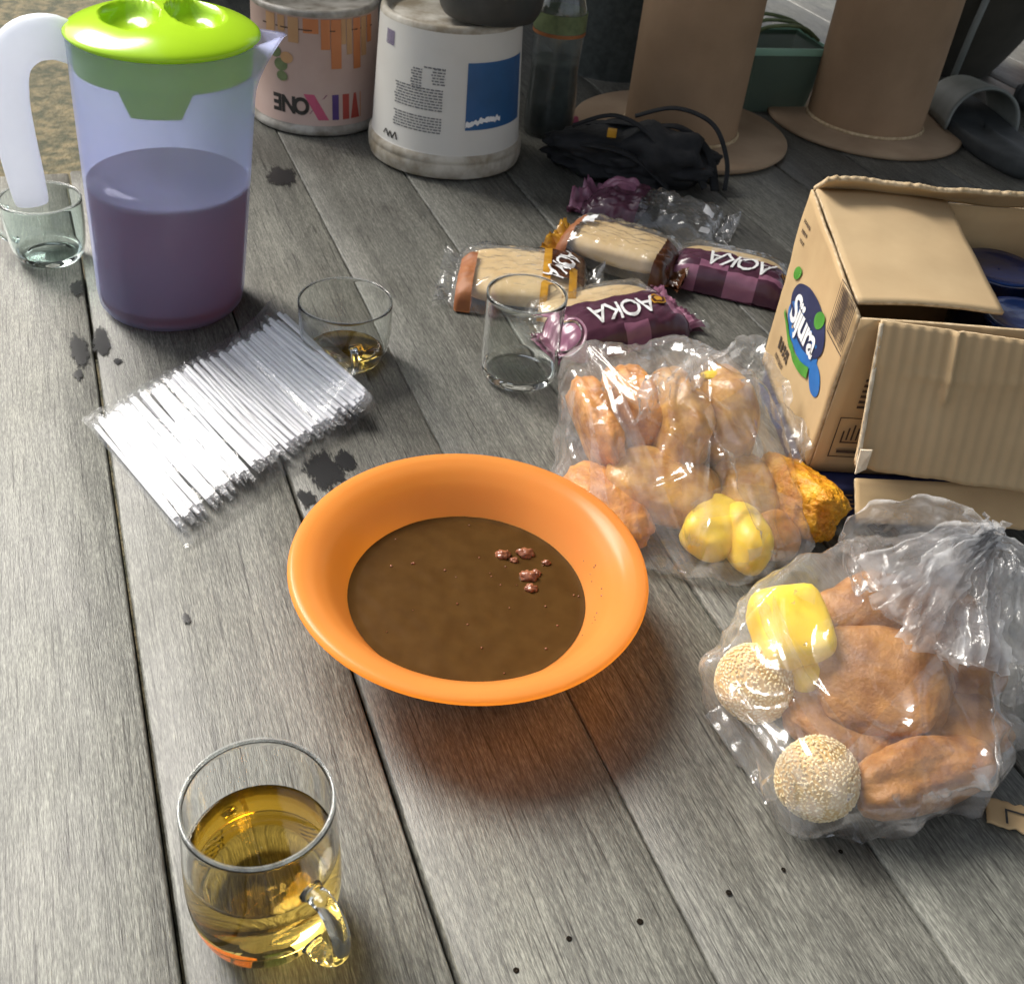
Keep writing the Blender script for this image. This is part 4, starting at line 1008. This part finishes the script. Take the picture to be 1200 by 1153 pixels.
# kraft reels
for lab, c_, tr, dr, hh in (('brown cardboard reel standing behind the black bag', (.180, 1.575), .0825, .158, .42), ('brown cardboard reel standing behind the open cardboard box', (.478, 1.715), .0890, .152, .44)):
    rl = thing('cardboard_reel', lab, 'reel', (*c_, 0), 0, 'cardboard reels')
    v, f = lathe([(.001, .0006), (dr-.003, .0006), (dr, .003), (dr, .007), (dr-.003, .009), (.001, .0092)], 72); mk('reel_disc', v, f, M['disc'], rl)
    v, f = lathe([(tr, .0094), (tr, .20), (tr, hh), (tr-.006, hh), (tr-.006, .0094)], 64); mk('reel_tube', v, f, M['tube'], rl)
    v, f = lathe([(tr+.0005, .0095), (tr+.004, .0095), (tr+.0015, .013), (tr+.0004, .013)], 64); mk('glue_ring', v, f, M['card_edge'], rl)
# dark bin behind the reel
q = at(706, 96); db = thing('dark_bin', 'dark speckled bin behind the cardboard reels', 'bin', (q.x+.01, q.y+.10, 0))
v, f = lathe(smoothprof([(.001, .0006), (.085, .0006), (.095, .006), (.102, .15), (.11, .3)], 4)+[(.114, .302), (.114, .312), (.106, .312), (.098, .15), (.09, .012), (.001, .01)], 56)
v = [(a*(1+.02*N((a, b, c), 30)), b*(1+.02*N((a, b, c), 30)), c) for a, b, c in v]; mk('bin_body', v, f, M['bin'], db)
# green tub
q = at(897, 132); tub = thing('plastic_tub', 'small green translucent tub between the two cardboard reels', 'tub', (q.x, q.y+.045, 0), R_(20))
def frus(x0, y0, x1, y1, z0, z1):
    return [(-x0, -y0, z0), (x0, -y0, z0), (x0, y0, z0), (-x0, y0, z0), (-x1, -y1, z1), (x1, -y1, z1), (x1, y1, z1), (-x1, y1, z1)]
ov = frus(.050, .042, .062, .052, .0006, .098); iv = frus(.0475, .0395, .0595, .0495, .003, .098)
ff = [(0, 1, 5, 4), (1, 2, 6, 5), (2, 3, 7, 6), (3, 0, 4, 7)]
mk('tub_body', ov+iv, ff+[tuple(i+8 for i in t) for t in ff]+[(3, 2, 1, 0), (8, 9, 10, 11)]+[(4+i, 4+(i+1) % 4, 12+(i+1) % 4, 12+i) for i in range(4)], M['crate'], tub, smooth=False)
for x0, x1, y0, y1 in ((-.066, .066, -.056, -.0525), (-.066, .066, .0525, .056), (-.066, -.0625, -.052, .052), (.0625, .066, -.052, .052)):
    mk('tub_rim', *box(x0, x1, y0, y1, .090, .101, .001), M['mint'], tub)
for i in range(3):
    y_ = -.02+.02*i
    mk('twisted_handle', *tube(smoothprof([(-.062, y_, .100), (-.03, y_+.01, .118+.004*i), (.02, y_-.006, .124), (.062, y_+.004, .102)], 6), .0028, 6), M['stem'], tub)

# black bag with strap
q = at(735, 222); bb = thing('black_bag', 'slumped black fabric bag with a looping strap in front of the reel', 'bag', (q.x, q.y+.055, 0))
v, f = blob(.108, .066, .032, 5, .34, 1.9, 6, 2.2, .14, 6); v = [(a, b, max(.0008, c+.026)) for a, b, c in v]; mk('bag_body', v, f, M['black'], bb)
v, f = blob(.060, .045, .040, 4, .30, 1.8, 9, 2.2, .08, 5); mk('bag_pocket', [(a+.035, b-.025, max(.0008, c+.036)) for a, b, c in v], f, M['black'], bb)
v, f = tube(smoothprof([(.0, .02, .07), (.05, .015, .088), (.10, .0, .078), (.125, -.02, .040), (.128, -.035, .006)], 8), .0055, 10, True, .45); mk('bag_strap', v, f, M['black'], bb)
v, f = tube(smoothprof([(-.08, -.02, .062), (-.03, -.035, .086), (.02, -.05, .070), (.04, -.062, .030)], 8), .0055, 10, True, .45); mk('bag_strap', v, f, M['black'], bb)
v, f = box(-.036, -.024, -.038, -.034, .078, .090, .001); mk('brass_buckle', [(a_, b_, c_-.020) for a_, b_, c_ in v], f, M['gold'], bb)
for k_, pts_ in enumerate(([(-.10, -.01, .03), (-.05, -.05, .05), (.0, -.06, .045), (.05, -.065, .012)], [(-.06, .03, .05), (.0, .0, .066), (.06, -.03, .055), (.10, -.05, .012)], [(.02, .04, .05), (.06, .02, .062), (.10, -.01, .045), (.115, -.04, .006)])):
    mk('bag_strap', *tube(smoothprof(pts_, 8), .0085, 10, True, .3), M['black'], bb)
# sandals
def sandal(label, p, rz, strapmat, s=1.0):
    sd_ = thing('slide_sandal', label, 'sandal', p, rz); sd_.scale = (s, s, s)
    n = 40
    def outline(t):
        a = 2*math.pi*t; x = math.cos(a)*.135; wv_ = .044+.008*math.cos(a)+.003*math.cos(2*a)
        return x, math.sin(a)*wv_*(1 if abs(math.cos(a)) < .999 else 1)
    v, f = [], []
    lay = [(.93, .0008), (1.0, .004), (1.0, .016), (.985, .020), (.93, .0205), (.5, .018), (.02, .0175)]
    for k, z in lay:
        for i in range(n):
            x, y = outline(i/n); v.append((x*k, y*k, z + .006*(abs(x)/.135)**3*(z > .001)))
    for j in range(len(lay)-1):
        for i in range(n): f.append((j*n+i, j*n+(i+1) % n, (j+1)*n+(i+1) % n, (j+1)*n+i))
    f.append(tuple(range(n-1, -1, -1)))
    mk('sole', v, f, M['sole'], sd_)
    def st(a, b):
        an = math.pi*(b); x = .005+.085*a; r = .050-.004*a; return (x+.008*math.sin(an), math.cos(an)*r, .010+math.sin(an)**.8*(.055-.012*a))
    v, f = grid(14, 24, st); n0 = len(v)
    v2 = [(x, y*.93, (z-.01)*.93+.01) for x, y, z in v]
    rm = [i*24 for i in range(14)]+[13*24+j for j in range(1, 24)]+[i*24+23 for i in range(12, -1, -1)]+[j for j in range(22, 0, -1)]
    mk('strap', v+v2, f+[tuple(i+n0 for i in t) for t in f]+[(a, b, b+n0, a+n0) for a, b in zip(rm, rm[1:]+rm[:1])], strapmat, sd_)
    return sd_
a_, b_ = at(1104, 126), at(1225, 236)
ra = math.atan2(a_.y-b_.y, a_.x-b_.x)
dd = (a_-b_).normalized()
sandal('grey strapped slide sandal lying behind the cardboard box', a_-dd*.150, ra, M['strap'], 1.2)
q = at(1215, 140); sandal('dark slide sandal beside the grey strapped one', (q.x+.05, q.y-.02, 0), ra+.25, M['sole'])
# big dark clay pot at the back
q = at(1112, 92); cl = thing('clay_pot', 'large dark clay pot standing behind the sandals', 'pot', (q.x+.005, q.y+.10, 0))
v, f = lathe(smoothprof([(.001, .0006), (.085, .0006), (.100, .010), (.135, .08), (.175, .19), (.195, .30), (.185, .40)], 4)+[(.19, .42), (.175, .42), (.170, .40), (.18, .30), (.09, .02), (.001, .015)], 56); mk('pot_body', v, f, M['sack'], cl)
q = at(1092, 100); v, f = tube([(0, 0, .001), (.01, .01, .1), (.025, .02, .22)], .006, 8); tag(mk('grey_stick', v, f, M['strap'], loc=(q.x+.02, q.y-.03, 0)), 'thin grey stick leaning against the clay pot', 'stick')
q = at(1205, 60); rc = thing('red_jar', 'dark reddish jar at the far edge beside the clay pot', 'jar', (q.x+.10, q.y+.05, 0))
v, f = lathe(smoothprof([(.001, .0006), (.06, .0006), (.075, .02), (.085, .10), (.07, .18), (.05, .2)], 4)+[(.045, .2), (.06, .1), (.001, .02)], 40); mk('jar_body', v, f, M['crust'], rc)
